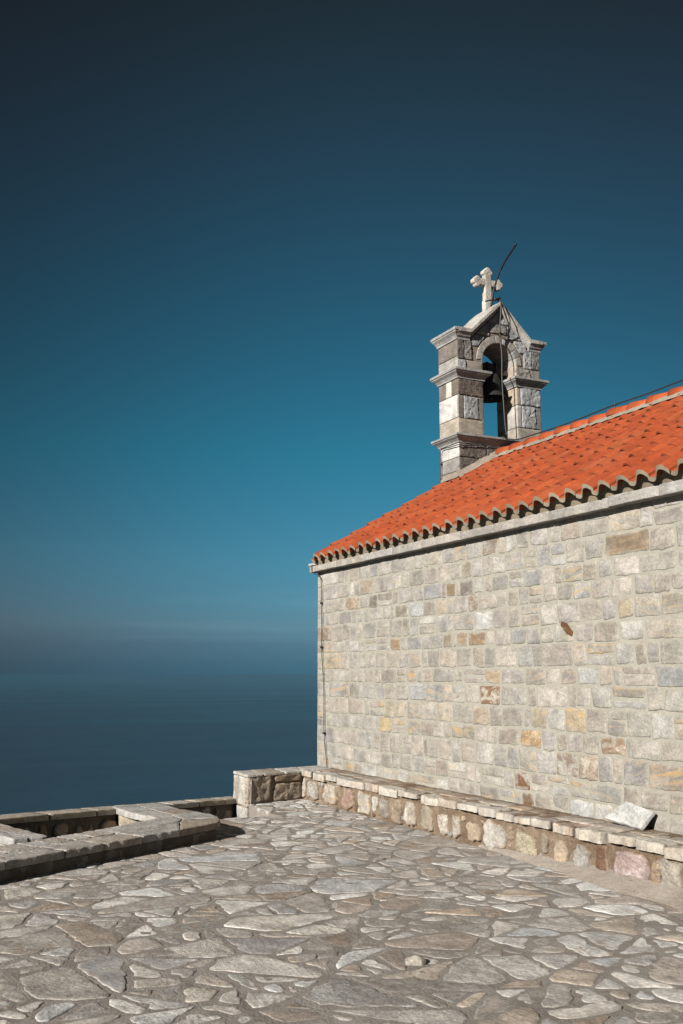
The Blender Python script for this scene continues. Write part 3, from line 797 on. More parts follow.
# coping stones along the front edge, flat infill behind
cp = MB()
cop = [(-12.2, .36, RW), (-11.78, .36, RW), (-11.42, .27, RW), (-11.06, .42, RW), (-10.70, .25, RW), (-10.38, .33, (.46, .34, .26)), (-9.98, .41, RW), (-9.55, .33, (.55, .47, .38)), (-9.12, .32, RW), (-8.76, .32, (.54, .46, .36)), (-8.38, .35, RW), (-8.05, .27, RW), (-7.77, .25, (.57, .51, .47)),
       (-7.5, .25, RW), (-7.24, .23, (.58, .49, .45)), (-6.95, .28, (.50, .37, .29)), (-6.61, .36, (.66, .59, .48)), (-6.25, .29, RW), (-5.93, .29, RW), (-5.63, .25, RW)]
x = -5.45
while x < WX1 + .8:
    w = R.uniform(.22, .4); cop.append((x + w / 2, w, R.choice((RW, RW, RO, (.5, .44, .41))))); x += w + R.uniform(.02, .05)
frBt = lambda u, v, w: (u, v, BT + w)
for (x, w, c) in cop:
    dpt = R.uniform(.14, .24); f = R.uniform(-.014, .012); k = .485
    P = [(x - w * k, BY - .008 + f + R.uniform(-.01, .01)), (x, BY - .012 + f + R.uniform(-.012, .006)), (x + w * k, BY - .008 + f + R.uniform(-.01, .01)), (x + w * k * R.uniform(.8, 1), BY + dpt), (x - w * k * R.uniform(.8, 1), BY + dpt + R.uniform(-.04, .04))]
    stone(cp, P, frBt, vary(c, .07), (R.choice((0, 0, .5)), R.choice((0, 0, 0, .25)), .4), depth=R.uniform(.05, .085), proud=R.uniform(-.008, .010), bev=.012, rnd=.016, seg=.022, jit=.024, rough=.009, tilt=.05, rings=(.85, .65, .4), nf=13, smear=(.64, .58, .50))
def btop(s, t):
    u = -12.46 + (WX1 + 1 + 12.46) * s; v = BY + .03 + (WY - BY + .02) * t
    return (u, v, BT - .008 + .012 * t + .010 * noise.noise(Vector((u * 4, v * 4, 1))) + .007 * noise.noise(Vector((u * 13, v * 13, 1))))
cp.grid(340, 14, btop, mat=1)
x = -12.3
while x < WX1 + .8:
    w = R.uniform(.18, .5); y0 = BY + R.uniform(.2, .27)
    P = [(x, y0), (x + w * .5, y0 + R.uniform(-.03, .03)), (x + w - .02, y0 + R.uniform(-.02, .02)), (x + w - .03, WY - R.uniform(.02, .1)), (x + .02, WY - R.uniform(.02, .1))]
    stone(cp, P, frBt, vary(R.choice(((.50, .44, .37), (.46, .40, .35), (.54, .49, .43), (.50, .40, .31))), .1), (R.choice((0, .4)), 0, .4), depth=.03, proud=R.uniform(-.002, .008), bev=.008, rnd=.03, seg=.04, jit=.014, rough=.004, tilt=.02)
    x += w
cp.build('coping', [M_COPING, M_BROWNMORTAR], bench)
# splayed end block
eb = MB()
P4 = [ED, EA, EB, (-12.46, BY), EC]
eb.prism([(ED[0] + .02, ED[1] + .02), (EA[0] - .02, EA[1] + .02), (EB[0] - .02, EB[1]), (EB[0] - .02, WY + .02), (EC[0] + .03, WY + .02)], -.95, BT - .025, mat=1)
def edge_frame(a, b):
    d = Vector((b[0] - a[0], b[1] - a[1])); l = d.length; d /= l; n_ = Vector((d.y, -d.x))
    return l, (lambda u, v, w: (a[0] + d.x * u + n_.x * w, a[1] + d.y * u + n_.y * w, v))
l, fr = edge_frame(EA, EB)         # east face: two big dressed stones and a thin course
fr2 = lambda u, v, w: fr(u, v, w - .016)
for P, c in (([(0.0, 0), (.36, 0), (.40, .335), (.0, .335)], (.66, .57, .47)), ([(.40, 0), (l, 0), (l, .225), (.44, .235)], (.66, .54, .41)), ([(.43, .24), (l, .23), (l, .335), (.43, .335)], (.60, .49, .37))):
    stone(eb, inset(P, .008), fr2, vary(c, .05), (.2, .1, 1.), depth=.04, proud=.016, bev=.015, rnd=.025, seg=.025, jit=.014, rough=.012, rings=(.85, .65, .4), nf=12)
l2, frS2 = edge_frame(ED, EA)      # south face, pale blocks
fr3 = lambda u, v, w: frS2(u, v, w - .012)
for z0, z1 in ((-.9, -.6), (-.6, -.34), (-.34, -.04), (-.04, .33)):
    u = 0; 
    while u < l2 - .02:
        w = R.uniform(.16, .36); w = l2 - u if u + w > l2 - .12 else w
        stone(eb, inset([(u, z0), (u + w, z0), (u + w * R.uniform(.9, 1), z1), (u, z1)], .010), fr3, vary((.64, .61, .56), .08), (0, 0, .5), depth=.04, proud=.012, bev=.010, rnd=.02, seg=.03, jit=.012, rough=.006)
        u += w
l3, frW3 = edge_frame(EC, ED)
for z0, z1 in ((-.9, -.5), (-.5, -.1), (-.1, .33)):
    for u in (0, l3 / 3, 2 * l3 / 3): stone(eb, inset([(u, z0), (u + l3 / 3, z0), (u + l3 / 3, z1), (u, z1)], .012), lambda a, b, w: frW3(a, b, w - .012), vary(RG), (0, 0, .5), depth=.04, proud=.01, bev=.012, rnd=.02, seg=.05)
# its coping
for P, c in (([ (-12.635, 4.618), (-12.035, 4.592), (-12.11, 4.84), (-12.66, 4.86)], RW), ([(-12.67, 4.87), (-12.115, 4.85), (-12.21, 5.17), (-12.74, 5.22)], (.50, .44, .36)), ([(-12.74, 5.23), (-12.215, 5.18), (-12.32, 5.50), (-12.82, 5.60)], RW), ([(-12.82, 5.61), (-12.36, 5.53), (-12.38, 5.93), (-12.92, 5.94)], RW)):
    stone(eb, P, frBt, vary(c, .05), (.1, 0, .3), depth=.03, proud=.0, bev=.012, rnd=.015, seg=.035, jit=.010, rough=.005, tilt=.01, mat=0)
eb.build('end_block', [M_RUBBLE, M_BROWNMORTAR], bench)
# mortar skirt at the foot of the bench
sk = MB()
def skirt(s, t):
    u = -8.2 + (WX1 + 1 + 8.2) * s; wd = (.03 + .19 * min(1, max(0, (u + 8.1) / 1.9))) * (1 + .25 * noise.noise(Vector((u * 2, 0, 5))))
    v = BY + .02 - wd * t; z = .085 * min(1, max(.1, (u + 8.4) / 2)) * (1 - t) ** 1.2 + .022 * (1 - t * t) - .006 + .010 * noise.noise(Vector((u * 6, t * 2, 3))) * (1 - t * .6)
    return (u, v, z)
sk.grid(220, 10, skirt)
sk.build('skirt', [M_SKIRT], bench)

# loose slab leaning on the wall
slab = MB()
A_, B_, C_, D_ = (Vector(p) for p in ((-6.81, 5.79, .418), (-6.37, 5.785, .388), (-6.327, 5.915, .505), (-6.672, 5.915, .562)))
U = (B_ - A_).normalized(); Nn = U.cross(D_ - A_).normalized(); V = Nn.cross(U)
if Nn.z < 0: Nn = -Nn
to2 = lambda p: ((p - A_).dot(U), (p - A_).dot(V))
stone(slab, [to2(p) for p in (A_, B_, C_, D_)], lambda u, v, w: tuple(A_ + U * u + V * v + Nn * w), (.64, .64, .62), (0, 0, .0), depth=.034, proud=0, bev=.006, rnd=.012, seg=.025, jit=.006, rough=.0025, rings=(.8, .5, .25))
tag(slab.build('stone_slab', [M_COPING], None, (-6.6, 5.85, .37)), 'loose pale grey stone slab tilted against the wall on top of the bench', 'slab')
# small loose stone on the paving
ls = MB()
stone(ls, [(-5.185, 2.94), (-5.13, 2.915), (-5.08, 2.99), (-5.095, 3.035), (-5.155, 3.02)], lambda u, v, w: (u, v, .012 + w), (.60, .55, .48), (0, 0, .6), depth=.02, proud=.014, bev=.010, rnd=.006, seg=.02, jit=.006, rough=.004, tilt=.0, rings=(.5,))
for k in range(len(ls.v)):
    x_, y_, z_ = ls.v[k]
    d_ = math.hypot(x_ + 5.13, y_ - 2.985); ls.v[k] = (x_, y_, z_ + max(0, .026 - d_ * .5) * (1 if z_ > .01 else 0))
tag(ls.build('loose_stone', [M_RUBBLE], None, (-5.13, 2.98, 0)), 'small pale loose stone lying alone on the flagstones', 'stone')

# ------------------------------------------------------------------ terrace: paving, ground, steps
LA, LB = Vector((-8.40, 1.17)), Vector((-9.611, 3.284))       # outer lip of the planter
ld = (LB - LA).normalized(); ln_ = Vector((ld.y, -ld.x))      # points to the plaza
if ln_.x < 0: ln_ = -ln_
LS = LA - ld * 3.6                                            # carried on beyond the picture
flags = MB()
leaves = []
def bsp(p, depth):
    A, cx, cy = area_c(p); A = abs(A)
    lim = math.exp(R.uniform(math.log(.022), math.log(.36)))
    if A < lim or depth > 22: leaves.append(p); return
    # direction of the longest extent
    best = max(((p[i], p[j]) for i in range(len(p)) for j in range(i)), key=lambda ab: (ab[0][0] - ab[1][0]) ** 2 + (ab[0][1] - ab[1][1]) ** 2)
    a = math.atan2(best[1][1] - best[0][1], best[1][0] - best[0][0]) + R.gauss(0, .42)
    nx, ny = math.cos(a), math.sin(a); s = math.sqrt(A)
    d = nx * (cx + R.uniform(-.16, .16) * s) + ny * (cy + R.uniform(-.16, .16) * s)
    q1, q2 = clip(p, nx, ny, d), clip(p, -nx, -ny, -d)
    if len(q1) < 3 or len(q2) < 3: leaves.append(p); return
    bsp(q1, depth + 1); bsp(q2, depth + 1)
G_ = .60; pts_ = {}
for i in range(-1, 29):
    for j in range(-1, 21): pts_[i, j] = (-13.6 + (i + R.uniform(.02, .98)) * G_, -5.2 + (j + R.uniform(.02, .98)) * G_)
for (i, j), (px, py) in pts_.items():
    cell = [(px - 2, py - 2), (px + 2, py - 2), (px + 2, py + 2), (px - 2, py + 2)]
    for di in range(-2, 3):
        for dj in range(-2, 3):
            q = pts_.get((i + di, j + dj))
            if q is None or (di == 0 and dj == 0): continue
            nx, ny = px - q[0], py - q[1]
            cell = clip(cell, nx, ny, (nx * (px + q[0]) + ny * (py + q[1])) / 2)
    if len(cell) > 2: bsp(cell, 0)
FC = [(4, (.55, .515, .475)), (3, (.60, .57, .53)), (2.6, (.50, .455, .41)), (3.6, (.80, .775, .735)), (1.4, (.45, .375, .31)), (1.2, (.56, .555, .55)), (.8, (.44, .39, .345)), (1., (.61, .54, .465))]
frG = lambda u, v, w: (u, v, w)
for p in leaves:
    A, cx, cy = area_c(p)
    sd = (Vector((cx, cy)) - LA).dot(ln_)
    if cy < 3.35:
        k = ln_.x * LA.x + ln_.y * LA.y - .12
        p = clip(p, ln_.x, ln_.y, k)
    elif cy < 4.56: p = clip(p, 1, 0, -11.02 + .05 * math.sin(cy * 9))
    else:
        if cx < -11.02: p = clip(p, 0, 1, 4.575)
        ex, ey = EB[0] - EA[0], EB[1] - EA[1]; q = math.hypot(ex, ey)
        p = clip(p, ey / q, -ex / q, (ey * EA[0] - ex * EA[1]) / q - .02) if len(p) > 2 else p
    if len(p) < 3: continue
    p = clip(p, 0, -1, -(BY + .03))
    if len(p) < 3: continue
    if abs(area_c(p)[0]) < .006: continue
    if area_c(p)[0] < 0: p = p[::-1]
    p = inset(p, R.uniform(.006, .024))
    if len(p) < 3 or area_c(p)[0] < .004: continue
    near = (cx + 3.5) ** 2 + (cy - 2.) ** 2
    c = vary(brighter(pick(FC), 1.1), .18)
    stone(flags, p, frG, c, (R.choice((0, 0, 0, .35, .8)), R.choice((0, 0, 0, 0, .25)), R.choice((.1, .3, .5))), depth=.03, proud=R.uniform(.0025, .006), bev=R.uniform(.0035, .007), rnd=R.uniform(.03, .10), seg=.03 if cx < 0 else .08, jit=R.uniform(.018, .036), rough=R.uniform(.0015, .004), tilt=.008, rings=(.8, .55, .3), nf=5, bw=R.uniform(.012, .030), smear=(.58, .54, .495) if R.random() < .6 else None)
    # thin stones laid upright in some joints are left to the mortar
structure(flags.build('flagstones', [M_FLAG], None))
gr = MB()
plan = [(14, -14), (14, 16), (-12.4, 16), (-12.42, 5.6), (-12.0, 4.60), (-11.02, 4.585), (-11.0, 3.45), (-9.95, 3.40), (LB.x - .12, LB.y), (LA.x - .12, LA.y), (LS.x - .12, LS.y), (-6.5, -14)]
# top as a finely cut, slightly rough mortar sheet near the camera
gr.prism(plan, -.7, -.004, mat=0)
g2 = MB()
def sheet(s, t):
    u, v = -11.0 + 13.5 * s, -4.4 + 9.84 * t
    return (u, v, .0005 + .002 * noise.noise(Vector((u * 3, v * 3, 0))) + .003 * noise.noise(Vector((u * 12, v * 12, 0))))
nu, nv_ = 300, 220
ids = {}
for j in range(nv_ + 1):
    for i in range(nu + 1):
        p = sheet(i / nu, j / nv_)
        q = Vector((p[0], p[1])) - LA
        ok = q.dot(ln_) > -.15 or p[1] > 3.35
        ids[i, j] = gr.vert(p) if ok else None
for j in range(nv_):
    for i in range(nu):
        f = [ids[i, j], ids[i + 1, j], ids[i + 1, j + 1], ids[i, j + 1]]
        if None not in f: gr.face(f, 0)
structure(gr.build('ground', [M_FLAGMORTAR], None))
# lower landing and steps in the notch between planter and bench end
st = MB()
st.box(-12.6, -10.9, 3.3, 4.75, -.95, -.52); st.box(-11.9, -11.05, 3.9, 4.6, -.52, -.34); st.box(-11.9, -11.05, 4.25, 4.6, -.34, -.17)
structure(st.build('steps', [M_SKIRT], None))
# earth under everything, falling away to the sea
hl = MB()
def hill(s, t):
    a = s * 2 * math.pi; r = 13 * (1 - t) + t * 700 * (1 + .1 * math.sin(a * 3)); k = t
    r = 9 + 620 * t ** 2.2
    x, y = -4 + r * math.cos(a), 2 + r * math.sin(a)
    z = -1.0 - (r - 9) * .42 + (2.5 * noise.noise(Vector((x * .03, y * .03, 1))) + .6 * noise.noise(Vector((x * .2, y * .2, 1)))) * min(1, t * 6)
    return (x, y, z)
hl.grid(120, 60, hill)
c0 = hl.vert((-4, 2, -1.0)); 
for i in range(120): hl.face((c0, i, i + 1))
M_HILL = mortar_mat('scrub_hill', (.13, .12, .07), (.06, .07, .035), .3, .2)
structure(hl.build('hillside', [M_HILL], None))

# ------------------------------------------------------------------ planter walls and outer parapet
CH = .165
planter = thing('planter_wall', 'low pale coped planter wall with a rounded end beside the paving', 'planter', (-9.2, 2.0, 0))
pw, pc = MB(), MB()
def strip(path, w0, w1, tops, base, mbw, mbc, overhang=.035, cols=((.47, .445, .41), (.44, .41, .37), (.50, .48, .45), (.40, .36, .31)), big=(.35, .7), wallc=((.20, .18, .16), (.24, .21, .18)), faces=(0, 1)):
    pass
fall = lambda u: -.055 * max(0, min(1, (-10.5 - u) / 1.2))
def coping_poly(P, c=None, th=.062, tilt=.008, aux=(.15, .06, .5)):
    stone(pc, P, lambda u, v, w: (u, v, CH + w + fall(u)), c or vary(R.choice(((.63, .595, .55), (.59, .55, .50), (.67, .64, .60), (.56, .50, .43))), .08), aux, depth=th, proud=R.uniform(-.002, .003), bev=.010, rnd=.012, seg=.03, jit=.015, rough=.006, tilt=tilt, rings=(.85, .65, .4), nf=12)
def lip(t): return LS + ld * t                                   # along the front lip
FL = (LB - LS).length
# solid walls under the coping
core = [tuple(lip(0) - ln_ * .035), tuple(lip(FL) - ln_ * .035), (-9.74, 3.40), (-9.88, 3.43), (-9.95, 3.41), (-10.25, 2.90)] + [tuple(lip(t) - ln_ * .60) for t in (FL - .75, 0)]
pw.prism(core, -.9, CH - .058, mat=1)
pw.prism([(-11.8, 2.87), (-10.5, 2.93), (-9.95, 2.97), (-9.95, 3.40), (-10.2, 3.49), (-10.72, 3.41), (-11.8, 3.40)], -.9, CH - .059, mat=1, fr=lambda u, v, w: (u, v, w + fall(u)))
cwd = Vector((1.05, .317)).normalized()
c2a, c2b = Vector((-11.15, 1.243)), Vector((-9.2, 1.83))
c2n = Vector((cwd.y, -cwd.x))
pw.prism([tuple(c2a - c2n * -.03), tuple(c2a + c2n * .27), tuple(c2b + c2n * .27), tuple(c2b - c2n * -.03)], -.9, CH - .0595, mat=1)
# masonry of the plaza face
lF, frF = edge_frame(tuple(lip(0) - ln_ * .035), tuple(lip(FL) - ln_ * .035))
test = frF(1, 0, .1); 
sgn = 1 if (Vector(test[:2]) - LA).dot(ln_) > -.035 else -1
frP = lambda u, v, w: frF(u, v, sgn * (w - .008))
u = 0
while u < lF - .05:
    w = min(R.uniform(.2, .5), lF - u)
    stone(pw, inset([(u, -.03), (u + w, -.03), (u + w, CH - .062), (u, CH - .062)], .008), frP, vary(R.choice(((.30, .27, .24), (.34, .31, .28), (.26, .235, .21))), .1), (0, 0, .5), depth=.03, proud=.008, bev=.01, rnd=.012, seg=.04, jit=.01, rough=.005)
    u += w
# pale lining of the south-facing cross walls
def face_blocks(a, b, z0, z1, cols, out):
    l, fr = edge_frame(a, b)
    f = lambda u, v, w: fr(u, v, w - .004)
    u = 0
    while u < l - .02:
        w = R.uniform(.28, .5); w = l - u if u + w > l - .15 else w
        stone(out, inset([(u, z0), (u + w, z0), (u + w, z1), (u, z1)], .006), f, vary(R.choice(cols), .06), (.15, 0, .3), depth=.03, proud=.012, bev=.008, rnd=.01, seg=.04, jit=.006, rough=.004)
        u += w
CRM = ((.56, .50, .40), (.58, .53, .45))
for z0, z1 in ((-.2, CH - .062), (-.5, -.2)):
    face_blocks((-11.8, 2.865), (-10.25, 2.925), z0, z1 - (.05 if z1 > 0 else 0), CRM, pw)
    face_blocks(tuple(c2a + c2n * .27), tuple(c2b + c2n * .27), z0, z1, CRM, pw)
pw.build('masonry', [M_RUBBLE, M_DARKMORTAR], planter)
# coping of the front wall, in broad slabs split lengthways
t = 0
while t < FL - .9:
    w = min(R.uniform(.42, .75), FL - .9 - t)
    if FL - .9 - t - w < .2: w = FL - .9 - t
    a, b = t + .004, t + w - .004; s_ = R.uniform(.26, .38)
    coping_poly([tuple(lip(a)), tuple(lip(b)), tuple(lip(b) - ln_ * (s_ - .003)), tuple(lip(a) - ln_ * (s_ + .02 - .003))])
    m = a + (b - a) * R.uniform(.35, .65)
    for q0, q1 in ((a, m - .004), (m + .004, b)):
        coping_poly([tuple(lip(q0) - ln_ * (s_ + .024)), tuple(lip(q1) - ln_ * (s_ + .022)), tuple(lip(q1) - ln_ * .635), tuple(lip(q0) - ln_ * .635)])
    t += w
# rounded end: big slabs round the tip
tp = [tuple(lip(FL - .9)), tuple(lip(FL - .42)), (-9.609, 3.284), (-9.70, 3.385), (-9.80, 3.448), (-9.893, 3.484), (-9.99, 3.51)]
q_in = lip(FL - .9) - ln_ * .64
coping_poly([tp[0], tp[1], (-9.86, 3.05), tuple(Vector(tp[0]) - ln_ * .30)], (.55, .53, .50))
coping_poly([tp[1], tp[2], tp[3], tp[4], tp[5], tp[6], (-10.03, 3.14), (-9.865, 3.056)], (.46, .39, .32))
coping_poly([tuple(Vector(tp[0]) - ln_ * .306), (-9.868, 3.046), (-10.034, 3.13), (-10.19, 3.10), (-10.20, 2.93), tuple(q_in)], (.58, .56, .53))
# cross wall slabs: white-edged on the south lip
for P, c in (([(-10.195, 2.935), (-10.48, 2.890), (-10.49, 3.14), (-10.19, 3.115)], (.60, .58, .55)), ([(-10.488, 2.888), (-10.84, 2.835), (-10.85, 3.12), (-10.498, 3.14)], (.60, .59, .56)), ([(-10.848, 2.834), (-11.76, 2.835), (-11.76, 3.12), (-10.858, 3.12)], (.58, .56, .53)),
             ([(-10.19, 3.122), (-10.50, 3.148), (-10.52, 3.47), (-10.19, 3.535), (-10.0, 3.512), (-10.04, 3.15)], (.55, .52, .48)), ([(-10.508, 3.148), (-10.86, 3.128), (-10.88, 3.405), (-10.528, 3.468)], (.48, .39, .32)), ([(-10.868, 3.128), (-11.76, 3.128), (-11.77, 3.45), (-10.888, 3.402)], (.54, .51, .47))):
    coping_poly(P, vary(c, .03))
k0 = 0; Lc = (c2b - c2a).length
while k0 < Lc - .02:
    w = R.uniform(.35, .55); w = Lc - k0 if k0 + w > Lc - .2 else w
    a, b = c2a + cwd * (k0 + .004), c2a + cwd * (k0 + w - .004)
    if (a - LA).dot(ln_) < -.95:
        b_ = b
        coping_poly([tuple(a + c2n * .305), tuple(b_ + c2n * .305), tuple(b_ + c2n * .17), tuple(a + c2n * .17)], vary((.58, .56, .53), .04))
        coping_poly([tuple(a + c2n * .163), tuple(b_ + c2n * .163), tuple(b_ - c2n * .02), tuple(a - c2n * .02)])
    k0 += w
pc.build('coping', [M_COPING], planter)
# soil in the beds
so = MB()
def soil(s, t):
    u, v = -12.4 + 5 * s, -2.6 + 6.1 * t
    return (u, v, -.55 + .05 * noise.noise(Vector((u * 2, v * 2, 0))) + .02 * noise.noise(Vector((u * 9, v * 9, 0))))
so.grid(60, 90, soil)
so.build('soil', [M_SOIL], planter)

par = thing('parapet_wall', 'low rubble parapet wall with stone coping at the seaward edge of the terrace', 'parapet', (-11.3, 2.8, 0))
outer = [(-9.2, -6.5, CH), (-10.1, -3.0, CH), (-10.55, -0.3, CH + .085), (-10.833, .833, CH + .0322), (-12.85, 4.69, .02), (-13.6, 6.2, -.05), (-14.0, 9.5, -.1)]
op = [Vector(p[:2]) for p in outer]; oz = [p[2] - CH for p in outer]
mw, mc = MB(), MB()
for a, b, za, zb in zip(op, op[1:], oz, oz[1:]):
    zf = lambda x, y, a=a, b=b, za=za, zb=zb: za + (zb - za) * max(0, min(1, (Vector((x, y)) - a).dot(b - a) / (b - a).length_squared))
    d = (b - a).normalized(); n_ = Vector((d.y, -d.x))       # towards the terrace (east)
    W = .285; seglen = (b - a).length
    mw.prism([tuple(a + n_ * .03), tuple(a + n_ * (W - .045)), tuple(b + n_ * (W - .045)), tuple(b + n_ * .03)], -2.6, CH - .061, mat=1, fr=lambda u, v, w: (u, v, w + zf(u, v)))
    l, fr = edge_frame(tuple(a + n_ * (W - .045)), tuple(b + n_ * (W - .045)))
    sg = 1
    for z0, z1, hh in ((-.16, .095, 1), (-.40, -.17, 1), (-.62, -.41, 1)):
        u = R.uniform(0, .1)
        while u < l - .12:
            w = R.choice((.1, .14, .18, .22, .3)) * R.uniform(.85, 1.2); n2 = R.randint(5, 8); P = []
            hs = R.uniform(.55, 1.1); cx, cy = u + w / 2, (z0 + z1) / 2 + R.uniform(-.03, .03)
            for k in range(n2):
                t = 2 * math.pi * k / n2 + R.uniform(-.2, .2)
                P.append((cx + w * .43 * math.copysign(abs(math.cos(t)) ** .8, math.cos(t)), cy + (z1 - z0) * .42 * hs * math.copysign(abs(math.sin(t)) ** .8, math.sin(t))))
            stone(mw, P, lambda a_, b_, w_: (lambda q: (q[0], q[1], q[2] + zf(q[0], q[1])))(fr(a_, b_, w_ - .012)), vary(R.choice(((.66, .58, .48), (.60, .55, .49), (.50, .41, .32))), .1), (.2, .1, .8), depth=.05, proud=R.uniform(.03, .06), bev=.035, rnd=.03, seg=.035, jit=.016, rough=.012, nf=14)
            u += w + R.uniform(.01, .06)
    u = 0
    while u < seglen - .01:
        w = R.uniform(.45, .8); w = seglen - u if u + w > seglen - .25 else w
        p0, p1 = a + d * (u + .004), a + d * (u + w - .004)
        stone(mc, [tuple(p0), tuple(p0 + n_ * W), tuple(p1 + n_ * W), tuple(p1)], lambda u_, v_, w_: (u_, v_, CH + w_ + zf(u_, v_)), vary(R.choice(((.60, .555, .48), (.56, .52, .455), (.62, .585, .52), (.54, .47, .37))), .07), (.5, 0, .3), depth=.062, proud=R.uniform(-.003, .003), bev=.010, rnd=.012, seg=.05, jit=.010, rough=.004, tilt=.01, rings=(.6,))
        u += w
mw.build('masonry', [M_RUBBLE, M_DARKMORTAR], par)
mc.build('coping', [M_COPING], par)

# ------------------------------------------------------------------ sea and air
SEA = -230.
m, nt, b = new_mat('sea_water')
tc = N(nt, 'ShaderNodeTexCoord').outputs['Object']
swell = noise_n(nt, vscale(nt, tc, (.0005, .00016, 1)), 1., 5, .55, 1.2)
col = mixc(nt, mapr(nt, swell, .4, .65), (.0130, .0215, .0320), (.0160, .0260, .0380))
chop = noise_n(nt, vscale(nt, tc, (.030, .009, 1)), 1., 6, .65, .4)
wind = noise_n(nt, vscale(nt, tc, (.0016, .0005, 1)), 1., 5, .6, 1.)
col = mixc(nt, mapr(nt, chop, .3, .75, 0., .6), col, (.021, .035, .049))
col = mixc(nt, mapr(nt, wind, .56, .66, 0., .5), col, (.021, .036, .050))
L(nt, col, b.inputs['Base Color'])
L(nt, mapr(nt, swell, .35, .65, .30, .42), b.inputs['Roughness'])
b.inputs['IOR'].default_value = 1.33
bump(nt, b, [(noise_n(nt, vscale(nt, tc, (.05, .02, 1)), 1., 8, .7), .6, 4.)])
M_SEA = m
sea = MB(); n = 96; rr = [0, 50, 400, 1500, 6000, 20000, 60000, 110000]
ring0 = [[sea.vert((r * math.cos(2 * math.pi * k / n), r * math.sin(2 * math.pi * k / n), SEA)) for k in range(n)] for r in rr[1:]]
c0 = sea.vert((0, 0, SEA))
for k in range(n): sea.face((c0, ring0[0][k], ring0[0][(k + 1) % n]))
for a, b2 in zip(ring0, ring0[1:]):
    for k in range(n): sea.face((a[k], b2[k], b2[(k + 1) % n], a[(k + 1) % n]))
structure(sea.build('sea', [M_SEA], None))

HAZE = 7.0e-5
mh = bpy.data.materials.new('haze_air'); mh.use_nodes = True
nt = mh.node_tree
for q in list(nt.nodes):
    if q.type != 'OUTPUT_MATERIAL': nt.nodes.remove(q)
pv = N(nt, 'ShaderNodeVolumePrincipled'); pv.inputs['Density'].default_value = HAZE
pv.inputs['Color'].default_value = (.041, .095, .139, 1)
pv.inputs['Anisotropy'].default_value = -.35
L(nt, pv.outputs[0], nt.nodes['Material Output'].inputs['Volume'])
hz = MB(); hz.box(-112000, 112000, -112000, 112000, SEA - 40, 9.5)
ho = hz.build('haze', [mh], None); ho['kind'] = 'stuff'

# ------------------------------------------------------------------ light, sky, camera
sun_to = Vector((math.sin(rad(SUN_AZ)) * math.cos(rad(SUN_EL)), -math.cos(rad(SUN_AZ)) * math.cos(rad(SUN_EL)), math.sin(rad(SUN_EL))))
sd = bpy.data.lights.new('sun', 'SUN'); sd.energy = 5.0; sd.angle = rad(.5); sd.color = (1, .945, .87)
so_ = bpy.data.objects.new('sun', sd); COL.objects.link(so_)
so_.rotation_euler = sun_to.to_track_quat('Z', 'Y').to_euler(); so_.location = (-10, -20, 30)
w = bpy.data.worlds.new('World'); sc.world = w; w.use_nodes = True
nt = w.node_tree; bgd = nt.nodes['Background']
sky = N(nt, 'ShaderNodeTexSky', sky_type='NISHITA', sun_disc=False)
sky.sun_elevation = rad(SUN_EL); sky.sun_rotation = math.atan2(sun_to.x, sun_to.y)
sky.altitude = 230; sky.air_density = 1.; sky.dust_density = .6; sky.ozone_density = 3.
SKYRAMP = None
# the sky of this clear, polarised day: deep at height, greyer in the sea haze
tcw = N(nt, 'ShaderNodeTexCoord').outputs['Generated']
sep = N(nt, 'ShaderNodeSeparateXYZ'); L(nt, tcw, sep.inputs[0])
ramp = N(nt, 'ShaderNodeValToRGB'); ramp.color_ramp.interpolation = 'LINEAR'
STOPS = [(0., (.118, .325, .62)), (.012, (.122, .300, .555)), (.031, (.160, .312, .525)), (.05, (.22, .40, .56)), (.111, (.205, .50, .58)), (.22, (.132, .54, .54)),
         (.361, (.155, .42, .40)), (.487, (.19, .30, .266)), (.593, (.19, .205, .15)), (.75, (.19, .19, .15)), (1., (.19, .19, .16))]
STOPS = [(p_, tuple(2 * ALB * q for q in c_)) for p_, c_ in STOPS]
er = ramp.color_ramp.elements
while len(er) > 1: er.remove(er[-1])
er[0].position = STOPS[0][0]; er[0].color = (*STOPS[0][1], 1)
for p_, c_ in STOPS[1:]:
    e = er.new(p_); e.color = (*c_, 1)
L(nt, mapr(nt, sep.outputs['Z'], 0., 1., 0., 1., False), ramp.inputs[0])
skyc = mixc(nt, 1., sky.outputs[0], ramp.outputs[0], 'MULTIPLY')
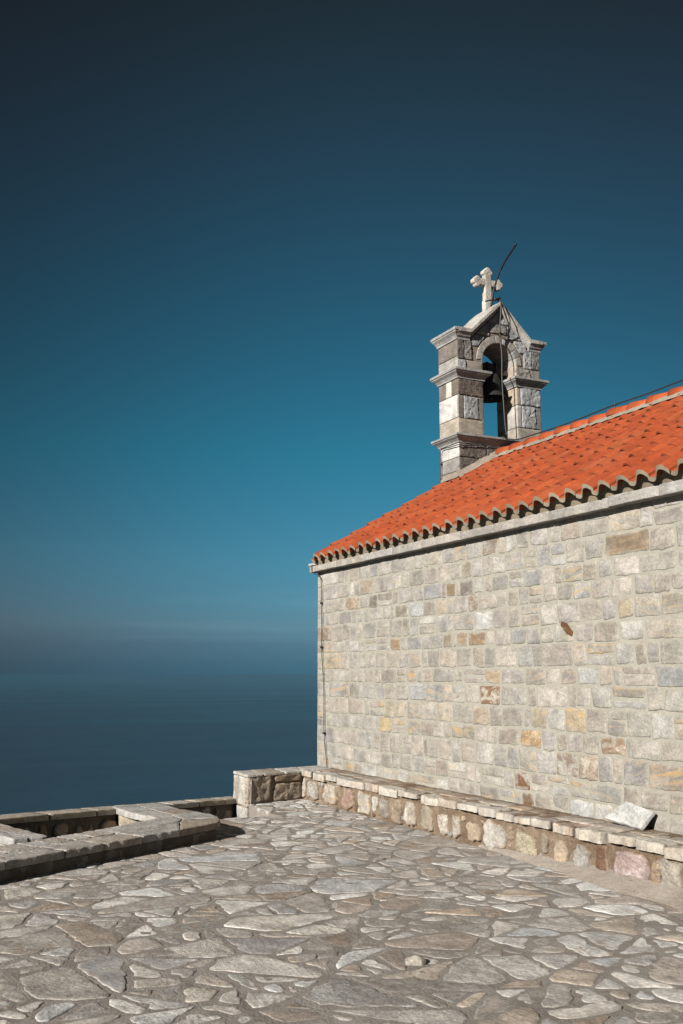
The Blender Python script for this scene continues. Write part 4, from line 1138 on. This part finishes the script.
# a polarised sky is deepest a right angle from the sun (west-south-west) and paler north of it
azm = mathn(nt, 'ARCTAN2', sep.outputs['Y'], mathn(nt, 'MULTIPLY', sep.outputs['X'], -1.))
azc = N(nt, 'ShaderNodeCombineColor')
for q in range(3):
    L(nt, mathn(nt, 'MULTIPLY', mapr(nt, azm, rad(-4), rad(28), (.78, .49, .47)[q], 1.), mapr(nt, azm, rad(28), rad(60), 1., (.86, .60, .60)[q])), azc.inputs[q])
skyc = mixc(nt, 1., skyc, azc.outputs[0], 'MULTIPLY')
# faint veils of thin cloud low over the sea
veil = noise_n(nt, vscale(nt, tcw, (2.2, 2.2, 34)), 1., 5, .55, .7)
vm = mathn(nt, 'MULTIPLY', mapr(nt, veil, .48, .72), mathn(nt, 'MULTIPLY', mapr(nt, sep.outputs['Z'], .01, .04), mapr(nt, sep.outputs['Z'], .06, .16, 1., 0.)))
skyc = mixc(nt, mathn(nt, 'MULTIPLY', vm, .22), skyc, mixc(nt, 1., skyc, (1.9, 1.6, 1.5), 'MULTIPLY'))
L(nt, skyc, bgd.inputs['Color']); bgd.inputs['Strength'].default_value = .05

F = 995.
pitch = math.atan(163 / F); hd = math.atan2(494.5 / F, math.cos(pitch) + 163 / F * math.sin(pitch))
fw = Vector((-math.cos(hd) * math.cos(pitch), math.sin(hd) * math.cos(pitch), math.sin(pitch)))
cd = bpy.data.cameras.new('camera'); cam = bpy.data.objects.new('camera', cd); COL.objects.link(cam)
cam.location = (0, 0, 1.6); cam.rotation_euler = fw.to_track_quat('-Z', 'Y').to_euler()
cd.sensor_fit = 'VERTICAL'; cd.sensor_height = 36; cd.lens = F / 1024 * 36
cd.clip_start = .05; cd.clip_end = 400000
sc.camera = cam
sc.view_settings.view_transform = 'Standard'; sc.view_settings.look = 'None'
sc.view_settings.exposure = -math.log2(ALB); sc.view_settings.gamma = 1; sc.view_settings.use_curve_mapping = False
sc.render.engine = 'CYCLES'; sc.cycles.use_denoising = True
sc.cycles.max_bounces = 6; sc.cycles.volume_bounces = 1; sc.cycles.diffuse_bounces = 1
